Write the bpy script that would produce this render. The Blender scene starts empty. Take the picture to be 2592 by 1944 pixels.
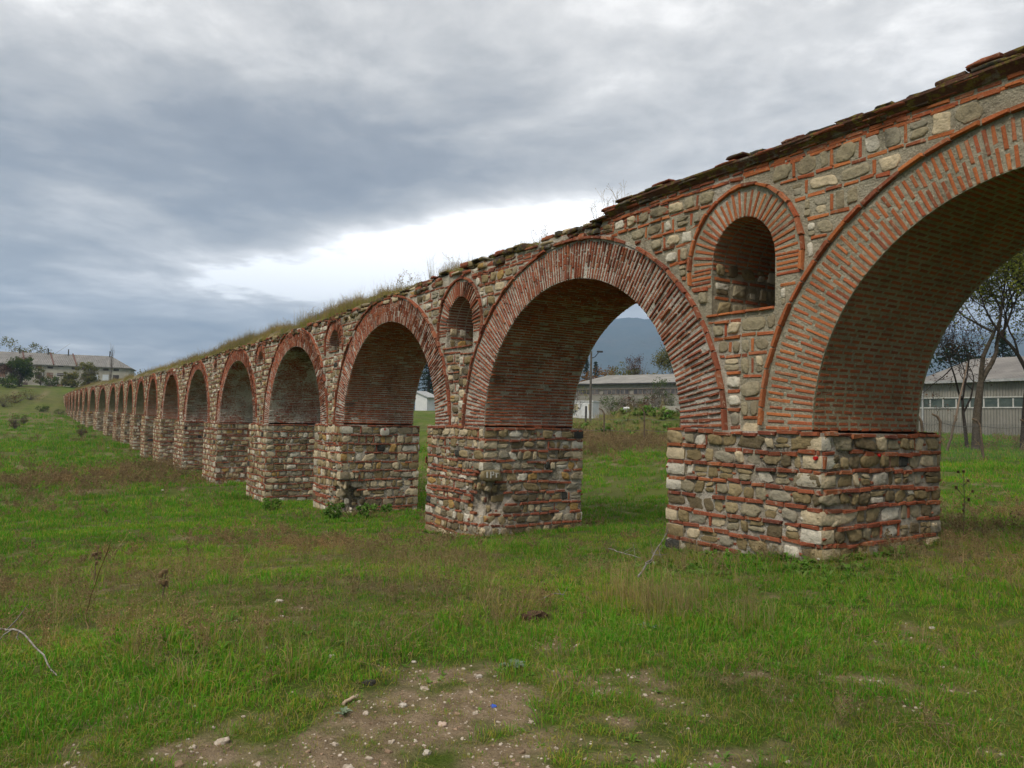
import bpy, math, random
import numpy as np
from mathutils import Matrix, Vector
rng = np.random.default_rng(7)
random.seed(7)
R = math.radians
SC = bpy.context.scene
COL = SC.collection

# ------------------------------------------------------------------ camera, world, sun, exposure
D = 9.0                      # metres from the camera to the plane of the aqueduct's near face
ZC = 1.75                    # eye height above the foot of the nearest pier
FOC = 1920.0                 # focal length in pixels of the 2592 px wide photograph
def _cam(vx=80.0, vy=1040.0, slope=.021):
    p1 = np.array([vx-1296, -(vy-972), FOC]); p2 = np.array([vx+4000-1296, -(vy+slope*4000-972), FOC])
    up = np.cross(p2, p1)
    if up[1] < 0: up = -up
    up /= np.linalg.norm(up); u = p1/np.linalg.norm(p1); u -= up*(u@up); u /= np.linalg.norm(u)
    n = np.cross(up, u)
    if n[0] < 0: n = -n
    return up, u, n
UPV, UV, NV = _cam()
def ray(px, py):             # direction in world axes (X along the wall, Y through it, Z up)
    d = np.array([px-1296, -(py-972), FOC])
    return np.array([-(d@UV), d@NV, d@UPV])
cam = bpy.data.cameras.new('camera'); camo = bpy.data.objects.new('camera', cam); COL.objects.link(camo)
cam.sensor_fit = 'HORIZONTAL'; cam.sensor_width = 36; cam.lens = 36*FOC/2592
cam.clip_start = .05; cam.clip_end = 20000
W3 = lambda i: Vector((-UV[i], NV[i], UPV[i]))
_r, _u, _f = W3(0), W3(1), W3(2)
m = Matrix((( _r[0], _u[0], -_f[0], 0), (_r[1], _u[1], -_f[1], 0), (_r[2], _u[2], -_f[2], ZC), (0, 0, 0, 1)))
camo.matrix_world = m
SC.camera = camo
SC.view_settings.view_transform = 'Standard'; SC.view_settings.look = 'None'
SC.view_settings.exposure = 0.90; SC.view_settings.gamma = 1.0
SUN_DIR = Vector((.40, -1.0, 1.25)).normalized()
sl = bpy.data.lights.new('sun', 'SUN'); so = bpy.data.objects.new('sun', sl); COL.objects.link(so)
sl.energy = 1.5; sl.angle = R(14); sl.color = (1.0, .93, .81)
so.rotation_euler = SUN_DIR.to_track_quat('Z', 'Y').to_euler()

def nd(nt, typ, ins=None, **props):
    n = nt.nodes.new(typ)
    for k, v in props.items(): setattr(n, k, v)
    for k, v in (ins or {}).items():
        s = n.inputs[k]
        if isinstance(v, bpy.types.NodeSocket): nt.links.new(v, s)
        else: s.default_value = v
    return n
def math_(nt, op, a, b=0.0, c=0.0, clamp=False):
    return nd(nt, 'ShaderNodeMath', {0: a, 1: b, 2: c}, operation=op, use_clamp=clamp).outputs[0]
def mixc(nt, f, a, b, blend='MIX'):
    n = nt.nodes.new('ShaderNodeMix'); n.data_type = 'RGBA'; n.blend_type = blend
    for k, v in ((0, f), (6, a), (7, b)):
        s = n.inputs[k]
        if isinstance(v, bpy.types.NodeSocket): nt.links.new(v, s)
        else: s.default_value = (*v, 1) if k and len(v) == 3 else v
    return n.outputs[2]
def noise(nt, vec, scale, detail=4.0, rough=.55, dist=0.0, out=0):
    return nd(nt, 'ShaderNodeTexNoise', {'Vector': vec, 'Scale': scale, 'Detail': detail, 'Roughness': rough, 'Distortion': dist}).outputs[out]
def ramp(nt, fac, stops, interp='LINEAR'):
    n = nd(nt, 'ShaderNodeValToRGB', {0: fac}); cr = n.color_ramp; cr.interpolation = interp
    while len(cr.elements) < len(stops): cr.elements.new(.5)
    for e, (p, c) in zip(cr.elements, stops):
        e.position = p; e.color = (*c, 1) if len(c) == 3 else c
    return n.outputs[0]
def smooth(nt, v, lo, hi):
    return nd(nt, 'ShaderNodeMapRange', {0: v, 1: lo, 2: hi, 3: 0.0, 4: 1.0}, interpolation_type='SMOOTHSTEP').outputs[0]

world = bpy.data.worlds.new('World'); SC.world = world; world.use_nodes = True
def build_world():
    nt = world.node_tree; nt.nodes.clear()
    tc = nd(nt, 'ShaderNodeTexCoord').outputs['Generated']
    sky = nd(nt, 'ShaderNodeTexSky', sky_type='NISHITA', sun_disc=False, sun_elevation=math.asin(SUN_DIR.z),
             sun_rotation=math.atan2(SUN_DIR.x, SUN_DIR.y), air_density=1.0, dust_density=2.0, ozone_density=1.0)
    xyz = nd(nt, 'ShaderNodeSeparateXYZ', {0: tc}); z = xyz.outputs[2]
    dot = lambda v: nd(nt, 'ShaderNodeVectorMath', {0: tc, 1: v}, operation='DOT_PRODUCT').outputs['Value']
    hr = Vector((_r[0], _r[1], 0)).normalized(); hf = Vector((_f[0], _f[1], 0)).normalized()
    a = dot(hr); c = dot(hf)
    zz = math_(nt, 'MAXIMUM', z, 0.0)
    den = math_(nt, 'ADD', zz, .10)
    px = math_(nt, 'DIVIDE', a, den); py = math_(nt, 'DIVIDE', c, den)
    p = nd(nt, 'ShaderNodeCombineXYZ', {0: px, 1: py, 2: 3.7}).outputs[0]
    warp = noise(nt, p, .8, 3, .5, out=1)
    p2 = nd(nt, 'ShaderNodeVectorMath', {0: p, 1: nd(nt, 'ShaderNodeVectorMath', {0: warp, 3: .55}, operation='SCALE').outputs[0]}, operation='ADD').outputs[0]
    n1 = noise(nt, p2, 1.0, 7, .56)
    n2 = noise(nt, p2, 3.4, 7, .62)
    v = math_(nt, 'ADD', math_(nt, 'MULTIPLY', math_(nt, 'SUBTRACT', n1, .5), 1.05), math_(nt, 'MULTIPLY', math_(nt, 'SUBTRACT', n2, .5), .85))
    def bump(a0, z0, sa, sz, skew=0.0):
        da = math_(nt, 'DIVIDE', math_(nt, 'SUBTRACT', a, a0), sa)
        zc = math_(nt, 'SUBTRACT', math_(nt, 'SUBTRACT', z, z0), math_(nt, 'MULTIPLY', math_(nt, 'SUBTRACT', a, a0), skew))
        dz = math_(nt, 'DIVIDE', zc, sz)
        q = math_(nt, 'ADD', math_(nt, 'MULTIPLY', da, da), math_(nt, 'MULTIPLY', dz, dz))
        return math_(nt, 'MULTIPLY', math_(nt, 'EXPONENT', math_(nt, 'MULTIPLY', q, -1.0)), smooth(nt, c, -.1, .2))
    def ang(px_, py_):
        d = Vector(ray(px_, py_)).normalized(); return d.dot(hr), d.z
    def at(px_, py_, wx, hy, k, skew=0.0):
        nonlocal v
        a0, z0 = ang(px_, py_); a1, _ = ang(px_+wx, py_); _, z1 = ang(px_, py_-hy)
        v = math_(nt, 'ADD', v, math_(nt, 'MULTIPLY', bump(a0, z0, abs(a1-a0), abs(z1-z0), skew), k))
    for args in SKY_BUMPS: at(*args)
    v = math_(nt, 'ADD', v, .465)
    # lighter, thinner cloud overhead and behind the camera
    v = math_(nt, 'ADD', v, math_(nt, 'MULTIPLY', smooth(nt, c, .25, -.5), .02))
    v = math_(nt, 'ADD', v, math_(nt, 'MULTIPLY', smooth(nt, z, .58, .92), .42))
    cl = ramp(nt, v, [(0.0, (1.75, 1.78, 1.88)), (.22, (2.35, 2.36, 2.40)), (.45, (3.75, 3.66, 3.5)), (.65, (5.6, 5.4, 5.1)), (.85, (8.7, 8.4, 8.0)), (1.0, (13.5, 13.4, 13.2))])
    colr = mixc(nt, .93, sky.outputs[0], cl)
    bg = nd(nt, 'ShaderNodeBackground', {0: colr, 1: .1})
    nt.links.new(bg.outputs[0], nd(nt, 'ShaderNodeOutputWorld').inputs[0])
# (photo x, photo y, half width, half height, amount, skew): where the cloud deck is thick (-) or thin (+)
SKY_BUMPS = [(1150, 640, 480, 105, .85, .12), (1420, 590, 340, 90, .5, .1), (640, 715, 460, 65, .40, .1), (900, 430, 900, 110, -.20, -.08), (300, 430, 700, 170, -.16, 0),
             (200, 880, 500, 50, -.02, 0), (60, 905, 120, 14, .4, 0), (1900, 330, 500, 200, .12, 0), (500, 60, 600, 110, .14, 0), (1560, 60, 150, 70, .05, 0), (2350, 120, 300, 160, .12, 0), (1620, 800, 120, 60, .2, 0)]
build_world()

# ------------------------------------------------------------------ mesh helpers
def vnoise(x, y, sc, seed=0):
    x = np.asarray(x, float)*sc; y = np.asarray(y, float)*sc
    xi = np.floor(x).astype(np.int64); yi = np.floor(y).astype(np.int64); fx = x-xi; fy = y-yi
    fx = fx*fx*(3-2*fx); fy = fy*fy*(3-2*fy)
    def h(a, b):
        k = (a*374761393 + b*668265263 + seed*974634541) & 0x7fffffff
        k = ((k ^ (k >> 13))*1274126177) & 0x7fffffff
        return ((k ^ (k >> 16)) & 0xffff)/65535.0
    return (h(xi, yi)*(1-fx)+h(xi+1, yi)*fx)*(1-fy)+(h(xi, yi+1)*(1-fx)+h(xi+1, yi+1)*fx)*fy
def fbm(x, y, sc, oct=4, seed=0):
    t = 0; a = .5; s = 0
    for i in range(oct):
        t = t+a*vnoise(x, y, sc*2**i, seed+i); s += a; a *= .5
    return t/s

class MB:
    def __init__(self): self.v = []; self.f = []; self.m = []; self.n = 0; self.sm = []
    def add(self, verts, faces, mat=0, smooth=False):
        verts = np.asarray(verts, float).reshape(-1, 3)
        self.v.append(verts); b = self.n; self.n += len(verts)
        for f in faces: self.f.append([i+b for i in f])
        self.m += [mat]*len(faces); self.sm += [smooth]*len(faces)
    def quads(self, verts, Q, mat=0, smooth=False):
        verts = np.asarray(verts, float).reshape(-1, 3); self.v.append(verts)
        Q = np.asarray(Q)+self.n; self.n += len(verts)
        self.f += Q.tolist(); self.m += [mat]*len(Q); self.sm += [smooth]*len(Q)
    def grid(self, P, mat=0, smooth=False, wrap=False):
        P = np.asarray(P, float); a, b = P.shape[:2]
        I = np.arange(a*b).reshape(a, b)
        if wrap: I = np.c_[I, I[:, :1]]
        self.quads(P.reshape(-1, 3), np.stack([I[:-1, :-1], I[:-1, 1:], I[1:, 1:], I[1:, :-1]], -1).reshape(-1, 4), mat, smooth)
    def box(self, lo, hi, mat=0):
        x0, y0, z0 = lo; x1, y1, z1 = hi
        self.add([(x0, y0, z0), (x1, y0, z0), (x1, y1, z0), (x0, y1, z0), (x0, y0, z1), (x1, y0, z1), (x1, y1, z1), (x0, y1, z1)],
                 [(0, 3, 2, 1), (4, 5, 6, 7), (0, 1, 5, 4), (1, 2, 6, 5), (2, 3, 7, 6), (3, 0, 4, 7)], mat)
    def tube(self, pts, rad, seg=6, mat=0, cap=True):
        pts = np.asarray(pts, float); k = len(pts); rad = np.broadcast_to(rad, (k,))
        t = np.gradient(pts, axis=0); t /= np.linalg.norm(t, axis=1)[:, None]+1e-9
        ref = np.array([0, 0, 1.0]) if abs(t[:, 2]).mean() < .8 else np.array([1.0, 0, 0])
        b1 = np.cross(t, ref); b1 /= np.linalg.norm(b1, axis=1)[:, None]+1e-9; b2 = np.cross(t, b1)
        an = np.arange(seg)*2*np.pi/seg
        P = pts[:, None]+rad[:, None, None]*(np.cos(an)[None, :, None]*b1[:, None]+np.sin(an)[None, :, None]*b2[:, None])
        self.grid(P, mat, True, wrap=True)
        if cap:
            self.add(P[-1], [list(range(seg))], mat); self.add(P[0], [list(range(seg))[::-1]], mat)
    def build(self, name, mats, parent=None):
        me = bpy.data.meshes.new(name)
        V = np.concatenate(self.v) if self.v else np.zeros((0, 3))
        me.from_pydata(V.tolist(), [], self.f)
        for mt in (mats if isinstance(mats, (list, tuple)) else [mats]): me.materials.append(mt)
        if self.f:
            me.polygons.foreach_set('material_index', np.array(self.m, np.int32))
            me.polygons.foreach_set('use_smooth', np.array(self.sm, bool))
        me.update()
        o = bpy.data.objects.new(name, me); COL.objects.link(o)
        if parent is not None:
            o.parent = parent; o.matrix_parent_inverse = Matrix.Translation(parent.location).inverted() if parent.rotation_euler.z == 0 else parent.matrix_basis.inverted()
        return o
def tag(o, label=None, cat=None, group=None, kind=None):
    for k, v in (('label', label), ('category', cat), ('group', group), ('kind', kind)):
        if v: o[k] = v
    return o
def empty(name, loc, label=None, cat=None, group=None, rz=0.0):
    o = bpy.data.objects.new(name, None); COL.objects.link(o); o.location = loc; o.rotation_euler = (0, 0, rz); o.empty_display_size = .2
    return tag(o, label, cat, group)

# bricks: collected as rows, emitted in one go
class Bricks:
    def __init__(self): self.r = []
    def add(self, c, ax, ay, nrm, p, mat=0):       # centre on the face, half vectors, outward normal, how far it stands out
        self.r.append((*c, *ax, *ay, *nrm, p, mat))
    def emit(self, mb, jit=.006):
        if not self.r: return
        A = np.array(self.r); k = len(A)
        c, ax, ay, n, p, mt = A[:, 0:3], A[:, 3:6], A[:, 6:9], A[:, 9:12], A[:, 12:13], A[:, 13].astype(int)
        la = np.linalg.norm(ax, axis=1, keepdims=True); lb = np.linalg.norm(ay, axis=1, keepdims=True)
        sg = [(-1, -1), (1, -1), (1, 1), (-1, 1)]; V = []
        cj = [(rng.normal(0, 1, (k, 2))*jit) for _ in sg]
        for lev in range(3):
            for i, (a, b) in enumerate(sg):
                ins = (0.0, 0.0, .012)[lev]
                fa = np.maximum(.3, 1-ins/la)*a+cj[i][:, :1]/la*np.minimum(1, la/.03); fb = np.maximum(.45, 1-ins*.6/lb)*b+cj[i][:, 1:]/lb*np.minimum(.8, lb/.03)
                h = (-.03+0*p, p*.55, p+rng.normal(0, jit*.5, (k, 1)))[lev]
                V.append(c+ax*fa+ay*fb+n*h)
        V = np.stack(V, 1).reshape(-1, 3)
        q = []
        for l in (0, 4):
            for i in range(4): q.append((l+i, l+(i+1) % 4, l+4+(i+1) % 4, l+4+i))
        q.append((8, 9, 10, 11)); q = np.array(q)
        # keep the winding outward
        cr = np.cross(ax, ay); flip = (cr*n).sum(1) < 0
        Q = q[None]+12*np.arange(k)[:, None, None]
        Q[flip] = Q[flip][:, :, ::-1]
        mb.v.append(V); Q = Q.reshape(-1, 4)+mb.n; mb.n += len(V)
        mb.f += Q.tolist(); mb.m += np.repeat(mt, 9).tolist(); mb.sm += [False]*len(Q)
# rounded field stones set in a face
_NS = 14
class Stones(Bricks):
    def add(self, c, ax, ay, nrm, p, mat=0):
        ax, ay, c = np.asarray(ax, float), np.asarray(ay, float), np.asarray(c, float); la, lb = np.linalg.norm(ax), np.linalg.norm(ay)
        r = rng.normal(0, .07); ux, uy = ax/la, ay/lb
        if rng.random() < .16 and lb > .06:
            f = rng.uniform(.38, .62); Bricks.add(self, c+ay*(1-f), ax*rng.uniform(.7, 1), ay*f*.92, nrm, p*.8, mat); Bricks.add(self, c-ay*f, ax*rng.uniform(.7, 1), ay*(1-f)*.92, nrm, p*.8, mat)
        else: Bricks.add(self, c, (ux+uy*r)*la, (uy-ux*r)*lb, nrm, p, mat)
    def emit(self, mb, jit=.1, e0=.2, e1=.62):
        if not self.r: return
        A = np.array(self.r); k = len(A)
        c, ax, ay, n, p, mt = A[:, 0:3], A[:, 3:6], A[:, 6:9], A[:, 9:12], A[:, 12:13], A[:, 13].astype(int)
        th = np.arange(_NS)*2*np.pi/_NS; e = rng.uniform(e0, e1, (k, 1))
        cs, sn = np.cos(th)[None], np.sin(th)[None]
        x = np.sign(cs)*np.abs(cs)**e; y = np.sign(sn)*np.abs(sn)**e
        rr = 1+rng.normal(0, jit*.5, (k, _NS)); rr += jit*np.sin(th[None]*2+rng.uniform(0, 6.3, (k, 1)))*.6
        shx = rng.normal(0, .1, (k, 1))
        V = []
        tilt = rng.normal(0, .25, (k, 2))
        for s, h in ((1.0, -.025), (.985, .6), (.90, .95), (.5, 1.0)):
            r_ = rr*s*(1+rng.normal(0, .025, (k, _NS))); xx = x*r_+shx*y; yy = y*r_
            hh = np.full((k, _NS), h) if h < 0 else p*(h+(tilt[:, :1]*xx+tilt[:, 1:]*yy)*.7*h+rng.normal(0, .13, (k, _NS)))
            V.append(c[:, None]+ax[:, None]*xx[..., None]+ay[:, None]*yy[..., None]+n[:, None]*hh[..., None])
        V.append((c+n*p*1.0)[:, None]); V = np.concatenate(V, 1)
        nv = V.shape[1]; q = []
        for l in range(3):
            for i in range(_NS): q.append((l*_NS+i, l*_NS+(i+1) % _NS, (l+1)*_NS+(i+1) % _NS, (l+1)*_NS+i))
        tri = [(3*_NS+i, 3*_NS+(i+1) % _NS, 4*_NS) for i in range(_NS)]
        cr = np.cross(ax, ay); flip = (cr*n).sum(1) < 0
        mb.v.append(V.reshape(-1, 3))
        for F in (np.array(q), np.array(tri)):
            Q = F[None]+nv*np.arange(k)[:, None, None]; Q[flip] = Q[flip][:, :, ::-1]
            Q = Q.reshape(-1, F.shape[1])+mb.n
            mb.f += Q.tolist(); mb.m += np.repeat(mt, len(F)).tolist(); mb.sm += [True]*len(Q)
        mb.n += k*nv
_b = 5
def _blockT():
    g = np.linspace(-1, 1, _b); V = []; F = []
    for ax in range(3):
        for s in (-1, 1):
            base = len(V); o = [i for i in range(3) if i != ax]
            for i in range(_b):
                for j in range(_b):
                    p = [0, 0, 0]; p[ax] = s; p[o[0]] = g[i]; p[o[1]] = g[j]; V.append(p)
            for i in range(_b-1):
                for j in range(_b-1):
                    q = [base+i*_b+j, base+(i+1)*_b+j, base+(i+1)*_b+j+1, base+i*_b+j+1]
                    a, b, c = (np.array(V[t], float) for t in q[:3]); nn = np.cross(b-a, c-b)
                    F.append(q if nn[ax]*s > 0 else q[::-1])
    V = np.array(V, float); nr = (np.abs(V)**9).sum(1)**(1/9.0)
    return V/nr[:, None], F
BLK_V, BLK_F = _blockT()
ROCK_V = BLK_V/np.linalg.norm(BLK_V, axis=1)[:, None]*.55+BLK_V*.45
def block(mb, c, half, rz=0.0, mat=0, rough=.04, tilt=0.0, T=None):
    T = BLK_V if T is None else T
    key = np.round(BLK_V*50).astype(int); ph = rng.uniform(0, 9, 3)
    d = np.sin(T@np.array([3.1, 2.3, 1.7])*1.7+ph[0])*.5+np.sin(T@np.array([-1.7, 4.1, 2.9])*1.5+ph[1])*.5+np.sin(T@np.array([5.7, -4.9, 6.1])+ph[2])*.4
    V = T*(1+d*rough)[:, None]*np.asarray(half)
    ca, sa = math.cos(rz), math.sin(rz); ct, st = math.cos(tilt), math.sin(tilt)
    V = V@np.array([[1, 0, 0], [0, ct, -st], [0, st, ct]]).T@np.array([[ca, -sa, 0], [sa, ca, 0], [0, 0, 1]]).T
    mb.add(V+np.asarray(c), BLK_F, mat, True)

# ------------------------------------------------------------------ materials
def newmat(name):
    mt = bpy.data.materials.new(name); mt.use_nodes = True; nt = mt.node_tree; nt.nodes.clear()
    out = nd(nt, 'ShaderNodeOutputMaterial'); return mt, nt, out
def finish(nt, out, col, rough=.9, bump=None, bstr=.5, bdist=.02, spec=.0, metal=0.0, normal=None):
    b = nd(nt, 'ShaderNodeBsdfPrincipled', {'Roughness': rough, 'Specular IOR Level': spec, 'Metallic': metal})
    s = b.inputs['Base Color']
    if isinstance(col, bpy.types.NodeSocket): nt.links.new(col, s)
    else: s.default_value = (*col, 1)
    if bump is not None:
        nt.links.new(nd(nt, 'ShaderNodeBump', {'Height': bump, 'Strength': bstr, 'Distance': bdist}).outputs[0], b.inputs['Normal'])
    nt.links.new(b.outputs[0], out.inputs[0]); return b
def geo(nt): return nd(nt, 'ShaderNodeNewGeometry')
def mortar_mat(name, c1, c2, dark=.35, moss=0.0):
    mt, nt, out = newmat(name); g = geo(nt); P = g.outputs['Position']
    n1 = noise(nt, P, 2.2, 5); n2 = noise(nt, P, 38, 5, .7); n3 = noise(nt, P, 9, 4, .6)
    c = mixc(nt, smooth(nt, n1, .35, .65), c1, c2)
    c = mixc(nt, math_(nt, 'MULTIPLY', smooth(nt, n3, .55, .75), .5), c, tuple(x*.62 for x in c1))
    c = mixc(nt, math_(nt, 'MULTIPLY', smooth(nt, noise(nt, P, 1.3, 6, .68), .55, .66), dark), c, (.035, .032, .027))
    if moss: c = mixc(nt, math_(nt, 'MULTIPLY', smooth(nt, noise(nt, P, .9, 5, .6), .4, .6), moss), c, (.075, .085, .03))
    sx = nd(nt, 'ShaderNodeVectorMath', {0: P, 1: (7.0, 7.0, .55)}, operation='MULTIPLY').outputs[0]
    c = mixc(nt, math_(nt, 'MULTIPLY', smooth(nt, noise(nt, sx, 1.0, 5, .65), .5, .72), .5), c, tuple(x*.45 for x in c1))
    c = mixc(nt, math_(nt, 'MULTIPLY', smooth(nt, noise(nt, P, 19, 6, .75), .54, .66), .55), c, tuple(min(.7, x*1.35) for x in c2))
    c = mixc(nt, .8, c, ramp(nt, n2, [(.25, (.35, .34, .32)), (.48, (.88, .88, .88)), (.75, (1.12, 1.12, 1.1))]), 'MULTIPLY')
    finish(nt, out, c, .95, math_(nt, 'ADD', n2, math_(nt, 'MULTIPLY', n3, 1.8)), 1.0, .035); return mt
def brick_mat(name, stops, smear, smearc, dark=.2, moss=0.0):
    mt, nt, out = newmat(name); g = geo(nt); P = g.outputs['Position']; rnd = g.outputs['Random Per Island']
    c = mixc(nt, .17, ramp(nt, rnd, stops), (.22, .16, .11))
    n2 = noise(nt, P, 45, 4, .7); n3 = noise(nt, P, 14, 4, .65)
    c = mixc(nt, .7, c, ramp(nt, n2, [(.25, (.45, .42, .4)), (.55, (.95, .95, .95)), (.8, (1.15, 1.1, 1.05))]), 'MULTIPLY')
    c = mixc(nt, math_(nt, 'MULTIPLY', smooth(nt, math_(nt, 'ADD', n3, math_(nt, 'MULTIPLY', rnd, .08)), .60, .72), smear), c, smearc)
    c = mixc(nt, math_(nt, 'MULTIPLY', smooth(nt, noise(nt, P, 1.3, 6, .68), .55, .66), dark), c, (.028, .022, .018))
    if moss: c = mixc(nt, math_(nt, 'MULTIPLY', smooth(nt, noise(nt, P, .9, 5, .6), .4, .6), moss), c, (.07, .065, .025))
    finish(nt, out, c, .92, math_(nt, 'ADD', n2, n3), .7, .015); return mt
MORTAR_NEW = mortar_mat('fresh_mortar', (.36, .315, .23), (.45, .40, .30), .22)
MORTAR_OLD = mortar_mat('old_mortar', (.42, .36, .28), (.58, .52, .43), .6)
MORTAR_RING = mortar_mat('ring_mortar', (.46, .41, .34), (.62, .57, .49), .3)
MORTAR_PIER = mortar_mat('pier_mortar', (.30, .255, .19), (.54, .48, .40), .7)
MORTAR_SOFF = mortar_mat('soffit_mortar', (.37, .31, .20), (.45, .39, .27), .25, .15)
BR_NEW = brick_mat('orange_brick', [(0, (.38, .105, .04)), (.2, (.52, .155, .052)), (.4, (.40, .09, .042)), (.6, (.60, .20, .068)), (.8, (.27, .07, .036)), (1, (.48, .165, .075))], .45, (.40, .33, .23), .10)
BR_OLD = brick_mat('old_red_brick', [(0, (.27, .075, .042)), (.3, (.36, .10, .052)), (.55, (.20, .052, .034)), (.8, (.41, .135, .065)), (1, (.15, .045, .032))], .6, (.46, .38, .28), .3)
BR_SOFF = brick_mat('soffit_brick', [(0, (.40, .10, .04)), (.4, (.52, .13, .05)), (.7, (.31, .075, .036)), (1, (.42, .14, .058))], .35, (.26, .22, .15), .3, .15)
def white_soffit():
    mt, nt, out = newmat('limed_soffit_brick'); g = geo(nt); P = g.outputs['Position']; rnd = g.outputs['Random Per Island']
    c = ramp(nt, rnd, [(0, (.30, .07, .038)), (.5, (.36, .085, .044)), (1, (.25, .08, .045))])
    n3 = noise(nt, P, 11, 5, .7); n1 = noise(nt, P, .75, 5, .6); z = nd(nt, 'ShaderNodeSeparateXYZ', {0: P}).outputs[2]
    w = math_(nt, 'MULTIPLY', smooth(nt, math_(nt, 'ADD', n1, math_(nt, 'MULTIPLY', math_(nt, 'SUBTRACT', n3, .5), 1.0)), .47, .57), .85)
    c = mixc(nt, w, c, (.60, .57, .50))
    c = mixc(nt, math_(nt, 'MULTIPLY', smooth(nt, noise(nt, P, .6, 5, .6), .5, .62), .6), c, (.055, .052, .02))
    c = mixc(nt, .6, c, ramp(nt, noise(nt, P, 45, 4, .7), [(.25, (.5, .5, .5)), (.6, (1, 1, 1))]), 'MULTIPLY')
    finish(nt, out, c, .92, n3, .6, .02); return mt
BR_LIME = white_soffit()
def stone_mat(name, stops):
    mt, nt, out = newmat(name); g = geo(nt); P = g.outputs['Position']; rnd = g.outputs['Random Per Island']
    c = ramp(nt, rnd, stops, 'CONSTANT')
    n2 = noise(nt, P, 30, 5, .7); n3 = noise(nt, P, 7, 4, .6); n4 = noise(nt, P, 16, 5, .7)
    c = mixc(nt, .75, c, ramp(nt, n3, [(.25, (.62, .6, .56)), (.5, (.95, .95, .95)), (.8, (1.2, 1.17, 1.1))]), 'MULTIPLY')
    c = mixc(nt, .5, c, ramp(nt, n2, [(.25, (.4, .4, .4)), (.5, (.95, .95, .95)), (.8, (1.1, 1.1, 1.1))]), 'MULTIPLY')
    c = mixc(nt, math_(nt, 'MULTIPLY', smooth(nt, n4, .62, .72), .35), c, (.05, .047, .04))
    c = mixc(nt, math_(nt, 'MULTIPLY', smooth(nt, noise(nt, P, 1.3, 6, .68), .55, .67), .35), c, (.03, .028, .024))
    finish(nt, out, c, .88, math_(nt, 'ADD', n2, math_(nt, 'MULTIPLY', n3, 2.0)), .7, .03); return mt
TAN, TAN2, WHT, GRY, OCH, DRK, CRM = (.27, .205, .11), (.36, .28, .16), (.66, .60, .49), (.34, .30, .225), (.44, .28, .11), (.07, .068, .06), (.60, .49, .33)
STONE = stone_mat('field_stone', [(0, TAN), (.18, TAN2), (.36, WHT), (.46, (.34, .28, .19)), (.60, CRM), (.76, OCH), (.80, (.17, .135, .085)), (.88, GRY), (.95, DRK), (.965, CRM)])
STONE_NEAR = stone_mat('river_stone', [(0, TAN), (.28, TAN2), (.48, (.33, .28, .19)), (.64, (.18, .14, .085)), (.76, WHT), (.84, CRM), (.93, GRY), (.985, DRK)])
STONE_SPAN = stone_mat('spandrel_stone', [(0, (.29, .24, .16)), (.3, (.35, .295, .195)), (.5, WHT), (.62, (.37, .315, .215)), (.8, CRM), (.92, (.40, .29, .15)), (.95, GRY)])
STONE_WHITE = stone_mat('limestone', [(0, WHT), (.3, CRM), (.6, (.52, .46, .36)), (.8, GRY)])
def coping_mat():
    mt, nt, out = newmat('lichened_coping'); g = geo(nt); P = g.outputs['Position']; rnd = g.outputs['Random Per Island']
    c = ramp(nt, rnd, [(0, (.08, .06, .045)), (.3, (.14, .06, .04)), (.5, (.11, .10, .08)), (.8, (.07, .06, .05)), (1, (.17, .07, .045))])
    n3 = noise(nt, P, 9, 5, .65); n4 = noise(nt, P, 4, 5, .65); n2 = noise(nt, P, 50, 4, .7)
    c = mixc(nt, math_(nt, 'MULTIPLY', smooth(nt, n3, .50, .58), .85), c, (.20, .16, .045))
    c = mixc(nt, math_(nt, 'MULTIPLY', smooth(nt, n4, .56, .66), .7), c, (.25, .24, .20))
    c = mixc(nt, .6, c, ramp(nt, n2, [(.3, (.45, .45, .45)), (.6, (1, 1, 1))]), 'MULTIPLY')
    finish(nt, out, c, .95, math_(nt, 'ADD', n2, n3), .8, .02); return mt
COPING = coping_mat()
def simple(name, c1, c2, sc=5.0, rough=.85, bstr=.3, bsc=30.0, metal=0.0, spec=.08, grain=.4):
    mt, nt, out = newmat(name); P = geo(nt).outputs['Position']
    c = mixc(nt, smooth(nt, noise(nt, P, sc, 5, .6), .35, .65), c1, c2)
    n2 = noise(nt, P, bsc, 4, .65)
    c = mixc(nt, grain, c, ramp(nt, n2, [(.25, (.5, .5, .5)), (.6, (1, 1, 1))]), 'MULTIPLY')
    finish(nt, out, c, rough, n2, bstr, .02, spec, metal); return mt
def leaf_mat(name, c1, c2, c3=None, trans=.35, psc=.35):
    mt, nt, out = newmat(name); g = geo(nt); oi = nd(nt, 'ShaderNodeObjectInfo')
    P = g.outputs['Position']
    r = math_(nt, 'FRACT', math_(nt, 'ADD', oi.outputs['Random'], math_(nt, 'MULTIPLY', g.outputs['Random Per Island'], .9)))
    c = ramp(nt, r, [(0, c1), (.55, c2), (1, c3 or c2)])
    c = mixc(nt, .6, c, ramp(nt, noise(nt, P, psc, 4, .6), [(.3, (.45, .52, .5)), (.5, (.92, .95, .92)), (.7, (1.4, 1.25, .95))]), 'MULTIPLY')
    b = nd(nt, 'ShaderNodeBsdfPrincipled', {'Base Color': c, 'Roughness': .7, 'Specular IOR Level': .04})
    t = nd(nt, 'ShaderNodeBsdfTranslucent', {0: c}); mx = nd(nt, 'ShaderNodeMixShader', {0: trans, 1: b.outputs[0], 2: t.outputs[0]})
    nt.links.new(mx.outputs[0], out.inputs[0]); return mt
GRASS = leaf_mat('green_grass_blade', (.068, .24, .016), (.108, .31, .02), (.20, .35, .035))
GRASS_Y = leaf_mat('yellowing_grass_blade', (.20, .25, .024), (.30, .30, .045), (.40, .33, .10))
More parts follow.
